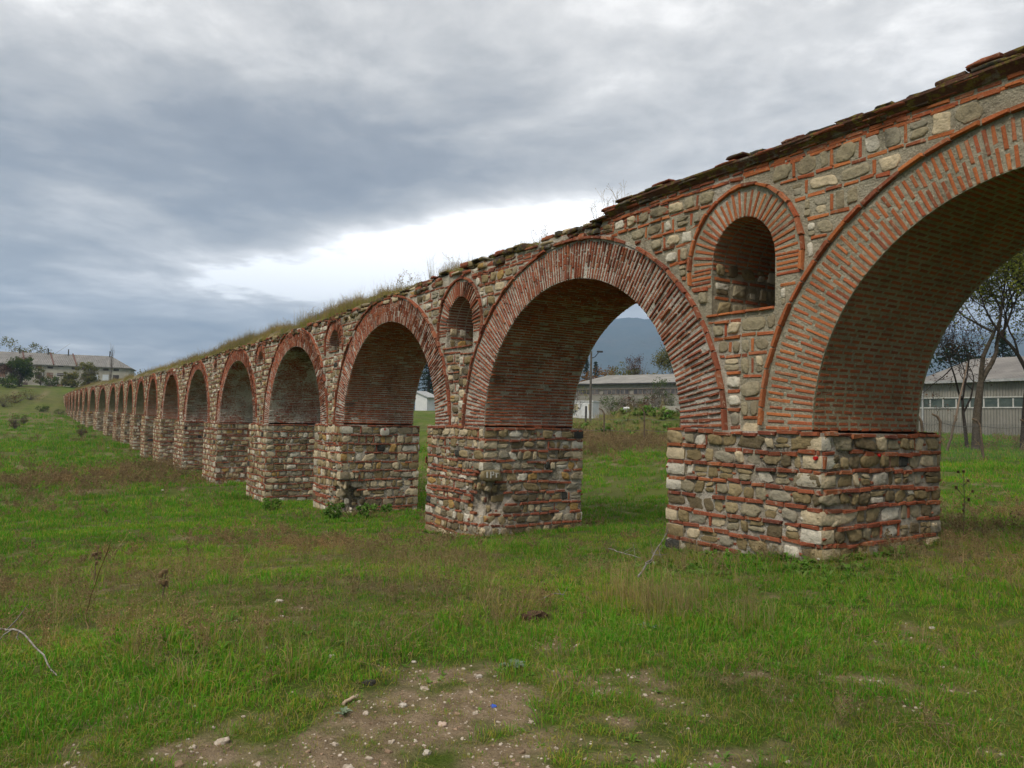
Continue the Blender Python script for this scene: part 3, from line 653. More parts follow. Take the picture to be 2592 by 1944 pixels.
def niche(n):
    mb = MB(); new = n.kind == 'new'; dep = 1.5
    th = np.linspace(0, np.pi, 25); xs = np.r_[n.s0, n.c-n.a*np.cos(th), n.s1]; zs = np.r_[n.zb, n.zs+n.h*np.sin(th), n.zb]
    G = np.stack([W(xs, d, zs) for d in (-.002, .5, 1.0, dep)], 1); mb.grid(G, 0)
    bk = W(xs, dep, zs); mb.add(bk, [list(range(len(xs)))], 0)
    fl = np.array([W(n.s0, -.002, n.zb), W(n.s1, -.002, n.zb), W(n.s1, dep, n.zb), W(n.s0, dep, n.zb)]); mb.add(fl, [(0, 1, 2, 3)], 0)
    br = Bricks(); st = Stones(); t, nn = wall_axes(n.c)
    for side, sgn in ((n.s0, 1), (n.s1, -1)):               # jambs
        z = n.zb+.02; r = 0
        while z < n.zs-.05:
            d = rng.uniform(.02, .1)
            while d < dep-.1:
                L = rng.uniform(.2, .42)
                if r % 2 == 0: st.add(W(side, d+L/2, z+.11), nn*(L/2-.03), (0, 0, .09), t*sgn, rng.uniform(.01, .04), 2)
                else: br.add(W(side, d+L/2, z+.03), nn*(L/2-.02), (0, 0, .024), t*sgn, .012, 1)
                d += L+.02
            z += .23 if r % 2 == 0 else .075; r += 1
    L = np.r_[0, np.cumsum(np.hypot(np.diff(xs[1:-1]), np.diff(zs[1:-1])))]; k = int(L[-1]/.075)
    for j in range(k+1):
        l = L[-1]*j/k; q = np.interp(l, L, th); x = n.c-n.a*math.cos(q); z = n.zs+n.h*math.sin(q); ax, az = -math.cos(q)/n.a, math.sin(q)/n.h; ml = math.hypot(ax, az); ax, az = ax/ml, az/ml
        nv = t*ax+np.array([0, 0, az]); tv = t*-az+np.array([0, 0, ax]); Ln = n.rt*rng.uniform(.82, .98)
        br.add(W(x+ax*Ln/2, 0, z+az*Ln/2), nv*Ln/2, tv*.021, -nn, rng.uniform(.008, .02) if new else rng.uniform(.01, .05), 1)
        d = 0.0
        while d < dep-.1: br.add(W(x, d+.13, z), nn*.12, tv*.02, -nv, .012, 1); d += .27
    for q in range(4): # courses beside the ring's feet
        for sg in (-1, 1):
            if q < 2 or new: br.add(W(n.c+sg*(n.a+n.rt*.52), 0, n.zs-.06-q*.075), t*n.rt*.46, (0, 0, .022), -nn, .012, 1)
    x = n.s0
    while x < n.s1-.05: br.add(W(x+.13, 0, n.zb-.02), t*.125, (0, 0, .022), -nn, .05, 1); x += .26
    br.emit(mb, .005); st.emit(mb)
    ob = mb.build('niche', [MORTAR_NEW if new else MORTAR_OLD, BR_NEW if new else BR_OLD, STONE_NEAR if new else STONE], aq)
    if n.hood:
        mh = MB(); bh = Bricks(); ox = n.c-(n.a+n.rt+.03)*np.cos(np.linspace(-.25, np.pi+.25, 80)); oz = n.zs+(n.h+n.rt+.03)*np.sin(np.linspace(-.25, np.pi+.25, 80))
        L = np.r_[0, np.cumsum(np.hypot(np.diff(ox), np.diff(oz)))]; l = 0
        while l < L[-1]-.12:
            ln = rng.uniform(.2, .3); lc = l+ln/2; xx, zz = np.interp(lc, L, ox), np.interp(lc, L, oz); x2, z2 = np.interp(lc+.05, L, ox), np.interp(lc+.05, L, oz)
            q = math.hypot(x2-xx, z2-zz)+1e-9; cx, cz = (x2-xx)/q, (z2-zz)/q
            bh.add(W(xx, 0, zz), (t*cx+np.array([0, 0, cz]))*(ln/2-.005), (t*-cz+np.array([0, 0, cx]))*.028, -nn, rng.uniform(.05, .08), 0); l += ln
        bh.emit(mh, .006); mh.build('hood_moulding', BR_NEW if new else BR_OLD, ob)
def pier(i):
    # between arch i (lower S, nearer) and arch i+1
    s0 = ARCH[i].s1-.24 if i >= 0 else ARCH[0].s0-1.6; s1 = ARCH[i+1].s0+.16 if i+1 < len(ARCH) else S_END
    c = (s0+s1)/2; far = c > 9*D; mb = MB(); PF = .14
    zt = float(spr(c))-.02; S4 = [s0, s1]
    zlo = float(min(zrel(*W(s, d, 0)[:2]) for s in (s0, s1) for d in (-.2, THK+.2)))-.25
    H = zt-zlo; step = .13 if not far else .4
    # perimeter, anticlockwise seen from above: front (from s1 to s0), right side, back, left side
    def edge(p, q, m): return [p+(q-p)*k/m for k in range(m)]
    cor = [np.array([s1, -PF]), np.array([s0, -PF]), np.array([s0, THK+PF]), np.array([s1, THK+PF])]
    per = []; 
    for k in range(4): per += edge(cor[k], cor[(k+1) % 4], max(3, int(np.linalg.norm(cor[(k+1) % 4]-cor[k])/step)))
    per = np.array(per); cc = np.array([c, THK/2])
    zz = np.linspace(zlo, zt, max(4, int(H/step)))
    ero = {3: (s0, -PF, .85, .5, .55), 4: (s0, -PF, .2, .7, .7)}.get(i+1, None) if i >= 0 else None   # broken corner: place, height above ground, reach, depth
    gz = float(zrel(*W(s0, -PF, 0)[:2]))
    def disp(sd, z):
        e = (fbm(sd[..., 0]*1.0+sd[..., 1]*1.7, z, 1.1, 4, 50+i)-.45)*.07
        if ero is not None:
            q = np.hypot(sd[..., 0]-ero[0], sd[..., 1]-ero[1]); e = e+ero[4]*np.exp(-(q/ero[3])**2-((z-gz-ero[2])/ero[3])**2)*(1+.9*(fbm(sd[..., 0], z+sd[..., 1], 4.0, 3, 9)-.5))
        return e
    PS = np.repeat(per[None], len(zz), 0); ZZ = np.repeat(zz[:, None], len(per), 1)
    dv = cc-PS; dl = np.linalg.norm(dv, axis=-1, keepdims=True); E = disp(PS, ZZ)
    PS2 = PS+dv/dl*E[..., None]
    mb.grid(W(PS2[..., 0], PS2[..., 1], ZZ), 0, False, wrap=True)
    mb.add(W(PS2[-1, :, 0], PS2[-1, :, 1], ZZ[-1]), [list(range(len(per)))], 0)
    br = Bricks(); st = Stones()
    t, n = wall_axes(c); faces = [(cor[0], cor[1], -n, -t), (cor[1], cor[2], -t, n), (cor[3], cor[0], t, -n)]
    if not far: faces.append((cor[2], cor[3], n, t))
    nrow = max(4, int(round(H/(.245 if i == 1 else .26 if i < 3 else .30)))); rh = H/nrow
    for fi, (p, q, nr, tv) in enumerate(faces):
        Lf = np.linalg.norm(q-p); dr = (q-p)/Lf
        r2 = np.random.default_rng(1000*(i+2)+fi*7)
        for r in range(nrow):
            zb = zlo+r*rh; u = 0.0
            dbl = r2.random() < (.16 if i > 1 else .08)
            for lay in range(2 if dbl else 1):
                u = r2.uniform(0, .05)
                while u < Lf-.03:
                    L = min(r2.uniform(.2, .38), Lf-u)
                    sd = p+dr*(u+L/2); zc_ = zb+rh-.03-lay*.08+r2.normal(0, .008)+.02*math.sin(u*2.3+r)
                    e = float(disp(sd[None], np.array([zc_]))[0])
                    if L > .06 and r2.random() < .93 and e < .16: br.add(W(sd[0], sd[1], zc_)-nr*e, tv*(L/2-.012), (0, 0, .027), nr, r2.uniform(.03, .055), 1)
                    u += L+.006
            hh = (rh-.05-(.08 if dbl else 0))/2-.004; zc_ = zb+hh+.008; u = r2.uniform(-.02, .05)
            while u < Lf-.05:
                L = r2.choice([.13, .2, .28, .38, .5], p=[.15, .27, .3, .2, .08]); L = min(L, Lf-u)
                if L < .09: break
                sd = p+dr*(u+L/2); e = float(disp(sd[None], np.array([zc_]))[0])
                if e < .2 or r2.random() < .45:
                    st.add(W(sd[0], sd[1], zc_+r2.normal(0, .008))-nr*e, tv*(L/2-.008)*r2.uniform(.88, 1.03), (0, 0, hh*r2.uniform(.8, 1.0)), nr, r2.uniform(.008, .045), 2 if r > 1 or r2.random() < .5 else 3)
                u += L+.012
                if r2.random() < .1: br.add(W(p[0]+dr[0]*(u+.025), p[1]+dr[1]*(u+.025), zc_)-nr*e, tv*.02, (0, 0, hh*.9), nr, r2.uniform(.01, .03), 1); u += .055
                elif r2.random() < .25: br.add(W(p[0]+dr[0]*u, p[1]+dr[1]*u, zc_+r2.uniform(-.6, .6)*hh)-nr*e, tv*.03, (0, 0, .018), nr, r2.uniform(.01, .025), 1); u += .02
    br.emit(mb, .008); st.emit(mb, .2, *((.35, .8) if i in (0, 1) else (.3, .75)))
    # squared quoins at the two visible corners
    for r in range(nrow):
        for (sx, dx) in ((s0, -PF), (s1, -PF), (s0, THK+PF)):
            if rng.random() < .62:
                zc_ = zlo+r*rh+(rh-.06)/2+.01; e = float(disp(np.array([[sx, dx]]), np.array([zc_]))[0])
                if e > .15: continue
                hs, hd = rng.uniform(.1, .24), rng.uniform(.1, .22)
                pos = W(sx+(hs-.03 if sx == s0 else -hs+.03), dx+(hd-.03 if dx < 1 else -hd+.03), zc_)
                block(mb, pos, (hs, hd, (rh-.055)/2), math.atan2(t[1], t[0]), 2 if rng.random() < .6 else 3, .03)
    mats = [MORTAR_PIER, BR_OLD if i != 1 else BR_NEWP, STONE_NEAR if i in (0, 1) else STONE, STONE_WHITE]
    return mb.build('pier', mats, aq)
BR_NEWP = brick_mat('pier_brick', [(0, (.28, .07, .036)), (.3, (.37, .10, .044)), (.6, (.21, .05, .032)), (.85, (.43, .14, .058)), (1, (.17, .045, .032))], .6, (.40, .33, .25), .4)
def coping(b0, b1, new):
    mb = MB(); br = Bricks()
    if new:
        for lay, (dz, hz, pr) in enumerate(((-.13, .024, .05), (-.075, .020, .10))):
            S = b0
            while S < b1:
                L = rng.uniform(.2, .34); t, n = wall_axes(S+L/2); dt = (vnoise(S, 1.1, 1.3, 3)-.5)*.07
                if rng.random() < .08: S += L; continue
                for d, s in ((0, -1), (THK, 1)):
                    q = W(S+L/2, d, top(S+L/2)+dz+dt)
                    br.add(q, t*(L/2-.004), (0, 0, hz), n*s, pr+rng.normal(0, .012), 1 if rng.random() < .35 else 0)
                S += L
        br.emit(mb, .005)
        P = [np.stack([W(Sx, d, top(Sx)+h) for d, h in ((-.02, -.16), (-.13, -.06), (-.13, -.03), (.6, .05), (1.3, .09), (2.0, .05), (THK+.13, -.03), (THK+.13, -.06), (THK+.02, -.16))]) for Sx in np.arange(b0, b1, .2)]
        mb.grid(np.array(P)[::-1], 0)
        for lay, (dz, hz, pr) in enumerate(((-.045, .02, .15), (-.005, .022, .13), (.045, .024, .09))):
            S = b0
            while S < b1:
                L = rng.uniform(.2, .55); t, n = wall_axes(S+L/2)
                keep = (.85, 1.6*vnoise(S, 3.3, .9, 5)-.15, 1.9*vnoise(S, 7.3, .7, 8)-.6)[lay]
                if rng.random() < keep:
                    for d, s in ((0, 1), (THK, -1)):
                        hx = rng.uniform(.18, .3); q = W(S+L/2, d, top(S+L/2)+dz+rng.normal(0, .012)+(vnoise(S, 5.1, 1.2, 4)-.5)*.09)
                        block(mb, q+n*s*(hx-pr+rng.uniform(-.02, .04)), (L/2+.01, hx, hz*rng.uniform(.8, 1.35)), math.atan2(t[1], t[0])+rng.normal(0, .04), 0 if rng.random() < .85 else 1, .05, rng.normal(0, .05))
                S += L
    else:
        far = b0 > 6*D
        S = b0
        while S < b1:
            L = rng.uniform(.18, .5)*(1.6 if far else 1); t, n = wall_axes(S+L/2); zt = top(S+L/2)
            for lay in range(3 if not far else 2):
                if rng.random() < .8:
                    h = rng.uniform(.025, .075) if lay == 0 or rng.random() < .6 else .025; hx = rng.uniform(.12, .25)
                    q = W(S+L/2+rng.normal(0, .05), rng.uniform(-.1, .02)+hx, zt-.15+lay*.09+rng.normal(0, .02))
                    block(mb, q, (L/2, hx, h), math.atan2(t[1], t[0])+rng.normal(0, .1), rng.choice([0, 1, 2], p=[.45, .3, .25]), .06, rng.normal(0, .08))
            S += L*.9
    return mb.build('coping', [COPING, BR_OLD, STONE], aq)
for i in range(len(ARCH)): spandrel(i); ring(i)
for n in NICHE: niche(n)
for i in range(-1, len(ARCH)): pier(i)
coping(-1.05*D, 1.235*D, True)
for i in range(2, len(ARCH)): coping(max(bays[i], 1.24*D), bays[i+1], False)
PAINT_R = simple('red_paint', (.42, .012, .012), (.5, .02, .018), 20, .6); PAINT_W = simple('faded_white_paint', (.55, .52, .46), (.68, .65, .58), 30, .9)
def side_pt(px, py, i, out=.0):          # on the passage face of the pier left of arch i
    d = ray(px, py); X = -(ARCH[i].s1-.24)+out; return d*(X/d[0])+np.array([0, 0, ZC])
def painted_stone(i, box, mat, marks, paint, name='painted_stone'):
    (x0, y0, x1, y1) = box; a, b = side_pt(x0, (y0+y1)/2, i), side_pt(x1, (y0+y1)/2, i); zt, zb = side_pt((x0+x1)/2, y0, i)[2], side_pt((x0+x1)/2, y1, i)[2]
    mb = MB(); block(mb, (-(ARCH[i].s1-.24)-.02, (a[1]+b[1])/2, (zt+zb)/2), (.085, abs(b[1]-a[1])/2, (zt-zb)/2), 0, 0, .035, 0, ROCK_V); ob = mb.build(name, mat, aq)
    for nm, polys in marks:
        mb = MB()
        for poly in polys: q = [side_pt(x, y, i, .0715) for x, y in poly]; q2 = [p+np.array([-.012, 0, 0]) for p in q]; k = len(q); mb.add(q+q2, [list(range(k)), list(range(2*k-1, k-1, -1))]+[(j, j+k, (j+1) % k+k, (j+1) % k) for j in range(k)])
        mb.build(nm, paint, ob)
bar = lambda x0, y0, x1, y1: [(x0, y1), (x1, y1), (x1, y0), (x0, y0)]
painted_stone(2, (1217, 1188, 1268, 1219), simple('tan_stone', (.21, .16, .085), (.29, .23, .13), 6), [('letter_mark', [bar(1232, 1194, 1235.2, 1209)]), ('letter_mark', [bar(1241.6, 1194, 1244.2, 1210.5), bar(1244.2, 1194, 1250.5, 1196), bar(1248.9, 1196, 1251.2, 1201), bar(1244.2, 1201, 1250.5, 1203)]),
    ('letter_mark', [bar(1254.5, 1197, 1262, 1199.2), bar(1255.6, 1199.2, 1258, 1209)])], PAINT_W)
painted_stone(3, (962, 1083, 986, 1104), simple('white_stone', (.50, .46, .38), (.60, .56, .48), 9), [('paint_mark', [[(971.3, 1084.2), (974.4, 1090.6), (977, 1084.2)]])], PAINT_R)
def spot(c, ax, nr, r):
    mb = MB(); k = 12; q = [c+ax*math.cos(t)*r+np.array([0, 0, math.sin(t)*r])+nr*.012 for t in np.arange(k)*2*np.pi/k]; q2 = [p-nr*.05 for p in q]; mb.add(q+q2, [list(range(k))]+[(j, j+k, (j+1) % k+k, (j+1) % k) for j in range(k)]); mb.build('paint_mark', PAINT_R, aq)
spot(side_pt(2226, 1153, 1, .05), np.array([0, 1.0, 0]), np.array([1.0, 0, 0]), .02)
d = ray(2063, 1160); spot(d*((D-.20)/d[1])+np.array([0, 0, ZC]), np.array([1.0, 0, 0]), np.array([0, -1.0, 0]), .026)

# ------------------------------------------------------------------ plants: tufts, scattered as ground cover
def blades(mb, n, rad, h0, h1, w, lean, mat, curl=.5, cx=0., cy=0.):
    r = rad*np.sqrt(rng.random(n)); a = rng.random(n)*6.283; bx, by = cx+r*np.cos(a), cy+r*np.sin(a)
    h = rng.uniform(h0, h1, n); la = a+rng.normal(0, .9, n); le = np.abs(rng.normal(0, lean, n))*h; wa = rng.random(n)*3.1416
    dx, dy = np.cos(la)*le, np.sin(la)*le; wx, wy = np.cos(wa)*w/2, np.sin(wa)*w/2
    B = np.stack([bx, by, 0*h-.01], 1); Mi = np.stack([bx+dx*curl*.6, by+dy*curl*.6, h*.6], 1); T = np.stack([bx+dx, by+dy, h*(1-.25*np.abs(le/h))], 1); Wd = np.stack([wx, wy, 0*h], 1)
    V = np.stack([B-Wd, B+Wd, Mi+Wd*.8, Mi-Wd*.8, T], 1).reshape(-1, 3)
    i = np.arange(n)[:, None]*5
    b = mb.n; mb.v.append(V); mb.n += len(V)
    mb.f += (np.array([0, 1, 2, 3])+i+b).tolist()+(np.array([3, 2, 4])+i+b).tolist(); mats = np.broadcast_to(mat, (n,)).tolist(); mb.m += mats+mats; mb.sm += [False]*(2*n)
def leafquads(mb, P, size, mat, asp=.6, flat=0.0):
    P = np.asarray(P, float); n = len(P)
    if n == 0: return
    a = rng.normal(0, 1, (n, 3)); a[:, 2] *= 1-flat; a /= np.linalg.norm(a, axis=1)[:, None]+1e-9
    b = rng.normal(0, 1, (n, 3)); b[:, 2] *= 1-flat; b -= a*(a*b).sum(1)[:, None]; b /= np.linalg.norm(b, axis=1)[:, None]+1e-9
    s = (np.broadcast_to(size, (n,))*rng.uniform(.6, 1.3, n))[:, None]/2
    V = np.stack([P-a*s, P+b*s*asp-a*s*.1, P+a*s, P-b*s*asp-a*s*.1], 1)
    mb.quads(V, np.arange(n*4).reshape(n, 4), mat)
def weed_plant(mb, n, h, seeds, seed_size, w=.004, spread=.5):
    for _ in range(n):
        a = rng.random()*6.283; le = abs(rng.normal(0, spread)); H = h*rng.uniform(.6, 1.1); p0 = np.array([rng.normal(0, .04), rng.normal(0, .04), 0]); p1 = p0+np.array([math.cos(a)*le*H, math.sin(a)*le*H, H])
        mb.tube([p0, (p0+p1)/2+rng.normal(0, .02, 3), p1], [w/2, w*.45, w*.25], 3, 0, False)
        S = []
        for q in range(seeds):
            f = rng.uniform(.35, 1.0); b = p0+(p1-p0)*f; e = b+np.array([rng.normal(0, .25), rng.normal(0, .25), rng.uniform(.05, .35)])*H*.45*(1.2-f*.5)
            mb.tube([b, e], [w*.25, w*.18], 3, 0, False); S.append(e)
            S += [e+rng.normal(0, .012, 3)*H/.3 for _ in range(2)]
        leafquads(mb, S, seed_size, 1)
SRC = bpy.data.collections.new('ground_cover_sources')
def source(name, mb, mats):
    o = mb.build(name, mats); COL.objects.unlink(o); return o
def scatter(name, pts, rotz, scl, idx, sources, tilt=None, label=None, cat=None):
    c = bpy.data.collections.new(name+'_kinds')
    for i, o in enumerate(sources):
        o.name = '%s_%02d' % (name, i); c.objects.link(o)
    me = bpy.data.meshes.new(name); me.from_pydata(np.asarray(pts).tolist(), [], [])
    n = len(pts); rot = np.zeros((n, 3)); rot[:, 2] = rotz
    if tilt is not None: rot[:, :2] = tilt
    a = me.attributes.new('rot', 'FLOAT_VECTOR', 'POINT'); a.data.foreach_set('vector', rot.astype(np.float32).ravel())
    a = me.attributes.new('scl', 'FLOAT', 'POINT'); a.data.foreach_set('value', np.asarray(scl, np.float32))
    a = me.attributes.new('idx', 'INT', 'POINT'); a.data.foreach_set('value', np.asarray(idx, np.int32))
    o = bpy.data.objects.new(name, me); COL.objects.link(o)
    g = bpy.data.node_groups.new(name, 'GeometryNodeTree')
    g.interface.new_socket('Geometry', in_out='INPUT', socket_type='NodeSocketGeometry'); g.interface.new_socket('Geometry', in_out='OUTPUT', socket_type='NodeSocketGeometry')
    gi = g.nodes.new('NodeGroupInput'); go = g.nodes.new('NodeGroupOutput')
    ci = g.nodes.new('GeometryNodeCollectionInfo'); ci.inputs['Collection'].default_value = c; ci.inputs['Separate Children'].default_value = True; ci.inputs['Reset Children'].default_value = True
    ip = g.nodes.new('GeometryNodeInstanceOnPoints'); ip.inputs['Pick Instance'].default_value = True
    def attr(nm, t):
        q = g.nodes.new('GeometryNodeInputNamedAttribute'); q.data_type = t; q.inputs['Name'].default_value = nm; return q.outputs['Attribute']
    L = g.links.new
    L(gi.outputs[0], ip.inputs['Points']); L(ci.outputs[0], ip.inputs['Instance']); L(attr('idx', 'INT'), ip.inputs['Instance Index'])
    e2r = g.nodes.new('FunctionNodeEulerToRotation'); L(attr('rot', 'FLOAT_VECTOR'), e2r.inputs[0]); L(e2r.outputs[0], ip.inputs['Rotation']); L(attr('scl', 'FLOAT'), ip.inputs['Scale'])
    L(ip.outputs[0], go.inputs[0])
    md = o.modifiers.new('scatter', 'NODES'); md.node_group = g
    return tag(o, label, cat, None, 'stuff')
GM = [GRASS, GRASS_Y, STRAW]
def lawn(): b = MB(); blades(b, 26, .10, .02, .06, .005, .9, 0); blades(b, 14, .10, .02, .07, .0045, 1.0, 1); blades(b, 4, .1, .03, .08, .003, 1.4, 2); return source('t', b, GM)
def lush(): b = MB(); blades(b, 32, .12, .03, .095, .006, .95, 0); blades(b, 10, .12, .03, .10, .0055, 1.0, 1); blades(b, 3, .1, .06, .2, .003, 1.2, 2); return source('t', b, GM)
def yellow(): b = MB(); blades(b, 9, .09, .015, .045, .0045, .9, 0); blades(b, 18, .1, .015, .05, .0045, 1.0, 1); blades(b, 9, .1, .02, .08, .003, 1.7, 2); return source('t', b, GM)
def farclump(): b = MB(); blades(b, 26, .22, .05, .14, .016, .5, 0); blades(b, 9, .22, .05, .15, .014, .6, 1); blades(b, 2, .2, .06, .18, .01, .7, 2); return source('t', b, GM)
def strawt(): b = MB(); blades(b, 16, .06, .2, .5, .0035, .6, 2, .3); blades(b, 10, .08, .1, .25, .004, .6, 1); return source('t', b, GM)
def weedt(): b = MB(); weed_plant(b, 4, .27, 6, .015, .005, .7); return source('t', b, [WEED, SEED])
def farweed(): b = MB(); weed_plant(b, 7, .34, 6, .034, .011, .7); return source('t', b, [WEED, SEED])
def herbt():
    b = MB()
    for k in range(13):
        a = rng.random()*6.283; L = rng.uniform(.035, .11); w = L*.15; d = np.array([math.cos(a), math.sin(a), 0]); p = np.array([-d[1], d[0], 0]); z = np.array([0, 0, 1.0]); up = rng.uniform(.2, .8)
        b.add([d*.01-p*w*.3, d*.01+p*w*.3, d*L*.55+p*w+z*L*up*.7, d*L*.55-p*w+z*L*up*.7, d*L+z*L*up*.75], [(0, 1, 2, 3), (3, 2, 4)], 0)
    return source('t', b, [HERB])
fwd = math.atan2(_f[1], _f[0])
def wedge(r0, r1, dens, half=48):
    n = int((r1*r1-r0*r0)*R(half)*dens); r = np.sqrt(rng.uniform(r0*r0, r1*r1, n)); a = fwd+rng.uniform(-R(half), R(half), n)
    return r*np.cos(a), r*np.sin(a)
def off_piers(x, y):
    k = np.ones(len(x), bool); S = -x; near = S < 11*D
    for i in range(-1, len(ARCH)-1):
        s0 = ARCH[i].s1-.22 if i >= 0 else ARCH[0].s0-1.6; s1 = ARCH[i+1].s0+.14
        k &= ~(near & (S > s0) & (S < s1) & (y > D-.12) & (y < D+THK+.12))
    return k
def cover():
    X = []; Y = []
    for r0, r1, de in ((1.6, 3.2, 60), (3.2, 5, 190), (5, 7.5, 130), (7.5, 11, 62), (11, 16, 26), (16, 24, 12), (24, 36, 6.0), (36, 60, 2.6), (60, 100, 1.0), (100, 180, .3)):
        x, y = wedge(r0, r1, de, 62 if r0 < 10 else 48 if r0 < 30 else 40); X.append(x); Y.append(y)
    x = np.concatenate(X); y = np.concatenate(Y)
    k = off_piers(x, y) & ~((y > 12) & (x < -45)); x, y = x[k], y[k]
    br, di, lu = masks(x, y); r = np.hypot(x, y); u = rng.random(len(x))
    keep = u > np.maximum(di*.55, np.clip(br-.2, 0, 1)*.4); x, y, br, di, lu, r = (q[keep] for q in (x, y, br, di, lu, r)); n = len(x); u = rng.random(n)
    lawns = [lawn() for _ in range(4)]; lushes = [lush() for _ in range(4)]; yel = [yellow() for _ in range(3)]; fars = [farclump() for _ in range(4)]
    short = (fbm(x, y, .55, 3, 61) < .47)
    idx = np.where(r > 17, 11+rng.integers(0, 4, n), np.where(lu > u*.9+.15, 4+rng.integers(0, 4, n), np.where((di > .12) | (u < np.where(r < 7, .55, .3)+.35*(fbm(x, y, 1.4, 3, 63)-.5)*2), 8+rng.integers(0, 3, n), rng.integers(0, 4, n))))
    scl = rng.uniform(.7, 1.3, n)*np.clip(r/10, .85, 1.3)
    scl = np.where(r > 17, rng.uniform(.8, 1.3, n)*np.clip(r/28, .7, 2.6), scl); scl *= np.where(di > .25, .65, 1.0)*(1+.35*lu)
    for q in range(230):                     # taller tussocks standing out of the sward
        r_, a_ = math.sqrt(rng.uniform(4.2**2, 19**2)), fwd+rng.uniform(-R(40), R(40)); cx, cy = r_*math.cos(a_), r_*math.sin(a_); k_ = int(rng.integers(4, 12)); w_ = rng.uniform(.08, .3)
        if masks(np.array([cx]), np.array([cy]))[1][0] > .35: k_ = 3
        x = np.append(x, cx+rng.normal(0, w_, k_)); y = np.append(y, cy+rng.normal(0, w_, k_)); idx = np.append(idx, (4 if rng.random() < .75 else 8)+rng.integers(0, 3, k_)); scl = np.append(scl, rng.uniform(.9, 1.7)*rng.uniform(.8, 1.2, k_))
    k = off_piers(x, y); x, y, idx, scl = x[k], y[k], idx[k], scl[k]; n = len(x)
    pts = np.stack([x, y, zg(x, y)-.005], 1)
    scatter('grass', pts, rng.random(n)*6.283, scl, idx, lawns+lushes+yel+fars, rng.normal(0, .12, (n, 2)))
    # brown seeding weeds
    X = []; Y = []
    for r0, r1, de in ((3.2, 7.5, 30), (7.5, 13, 18), (13, 22, 9), (22, 40, 5), (40, 75, 2.4), (75, 120, .6)):
        x, y = wedge(r0, r1, de, 46); X.append(x); Y.append(y)
    x = np.concatenate(X); y = np.concatenate(Y); k = off_piers(x, y) & ~((y > 12) & (x < -45)); x, y = x[k], y[k]
    br, di, lu = masks(x, y); k = (br > rng.uniform(.08, .75, len(x))) & (di < .3); x, y = x[k], y[k]; r = np.hypot(x, y); n = len(x)
    idx = np.where(r > 14, 6+rng.integers(0, 4, n), rng.integers(0, 6, n)); idx = np.where((rng.random(n) < .12) & (r < 22), 10+rng.integers(0, 2, n), idx)
    scl = rng.uniform(.55, 1.15, n)*np.where(r > 14, np.clip(r/26, .75, 2.2), 1.0)
    for q in range(150):
        cx, cy = (float(t[0]) for t in wedge(4.2, 20, .0045, 40)) if False else (lambda r_, a_: (r_*math.cos(a_), r_*math.sin(a_)))(math.sqrt(rng.uniform(4.4**2, 21**2)), fwd+rng.uniform(-R(38), R(38)))
        if masks(np.array([cx]), np.array([cy]))[1][0] > .2: continue
        far_ = math.hypot(cx, cy) > 12; k_ = rng.integers(2, 5) if far_ else rng.integers(4, 10); w_ = .5 if far_ else .2; x = np.append(x, cx+rng.normal(0, w_, k_)); y = np.append(y, cy+rng.normal(0, w_, k_))
        idx = np.append(idx, rng.integers(6, 10, k_) if far_ else rng.integers(0, 6, k_)); scl = np.append(scl, rng.uniform(.5, 1.0, k_)*rng.uniform(.6, 1.1))
    k = off_piers(x, y); x, y, idx, scl = x[k], y[k], idx[k], scl[k]; n = len(x)
    scatter('dry_weeds', np.stack([x, y, zg(x, y)-.01], 1), rng.random(n)*6.283, scl, idx, [weedt() for _ in range(6)]+[farweed() for _ in range(4)]+[strawt() for _ in range(2)], rng.normal(0, .15, (n, 2)))
    # long pale grass and broad weeds by the near piers and in the lush strip
    X = []; Y = []; I = []; Sc = []
    for px, py, rad, nn, kind, sc in ((1640, 1530, .5, 26, 0, 1.0), (1800, 1560, .7, 30, 0, .9), (1700, 1420, .5, 20, 0, .8), (620, 1640, .9, 16, 0, .8), (1900, 1440, .9, 60, 1, 1.3), (1620, 1440, .9, 70, 1, 1.2), (1450, 1430, .8, 40, 1, 1.0), (2150, 1450, 1.0, 45, 1, 1.2),
                                       (2050, 1500, .8, 30, 1, .9), (850, 1320, .5, 24, 1, 1.8), (930, 1310, .5, 16, 1, 1.8), (680, 1280, .5, 12, 1, 2.0), (900, 1450, 1.2, 25, 1, .9), (350, 1620, .9, 40, 1, 1.0), (2000, 1820, 1.2, 26, 1, .6), (1500, 1800, .8, 12, 1, .5), (2300, 1700, 1.2, 26, 1, .6), (1200, 1640, 1.0, 22, 1, .6), (600, 1640, 1.0, 30, 1, .8), (2100, 1600, 1.2, 30, 1, .7), (1800, 1650, 1.0, 26, 1, .6), (1300, 1480, 1.2, 30, 1, .9)):
        cx, cy = ground(px, py); a = rng.random(nn)*6.283; q = rad*np.sqrt(rng.random(nn)); X += (cx+q*np.cos(a)).tolist(); Y += (cy+q*np.sin(a)).tolist(); I += (kind*3+rng.integers(0, 3, nn)).tolist(); Sc += (sc*rng.uniform(.6, 1.2, nn)).tolist()
    for i in (-1, 0, 1, 2, 3, 4):            # weeds crowding the feet of the near piers
        s0, s1 = (ARCH[i].s1-.24 if i >= 0 else ARCH[0].s0-1.6), ARCH[i+1].s0+.16
        for q in range(90 if i < 2 else 60):
            e = rng.uniform(.0, .28)**1.2+.16
            if rng.random() < .5: sx, yy = rng.uniform(s0-.2, s1+.2), D-e
            else: sx, yy = s0-e+.14, rng.uniform(D-.2, D+THK+.3)
            X.append(-sx); Y.append(yy); I.append(int(rng.integers(0, 3)) if rng.random() < .35 else int(rng.integers(3, 6))); Sc.append(rng.uniform(.4, .9)*(1 if I[-1] < 3 else 2.2))
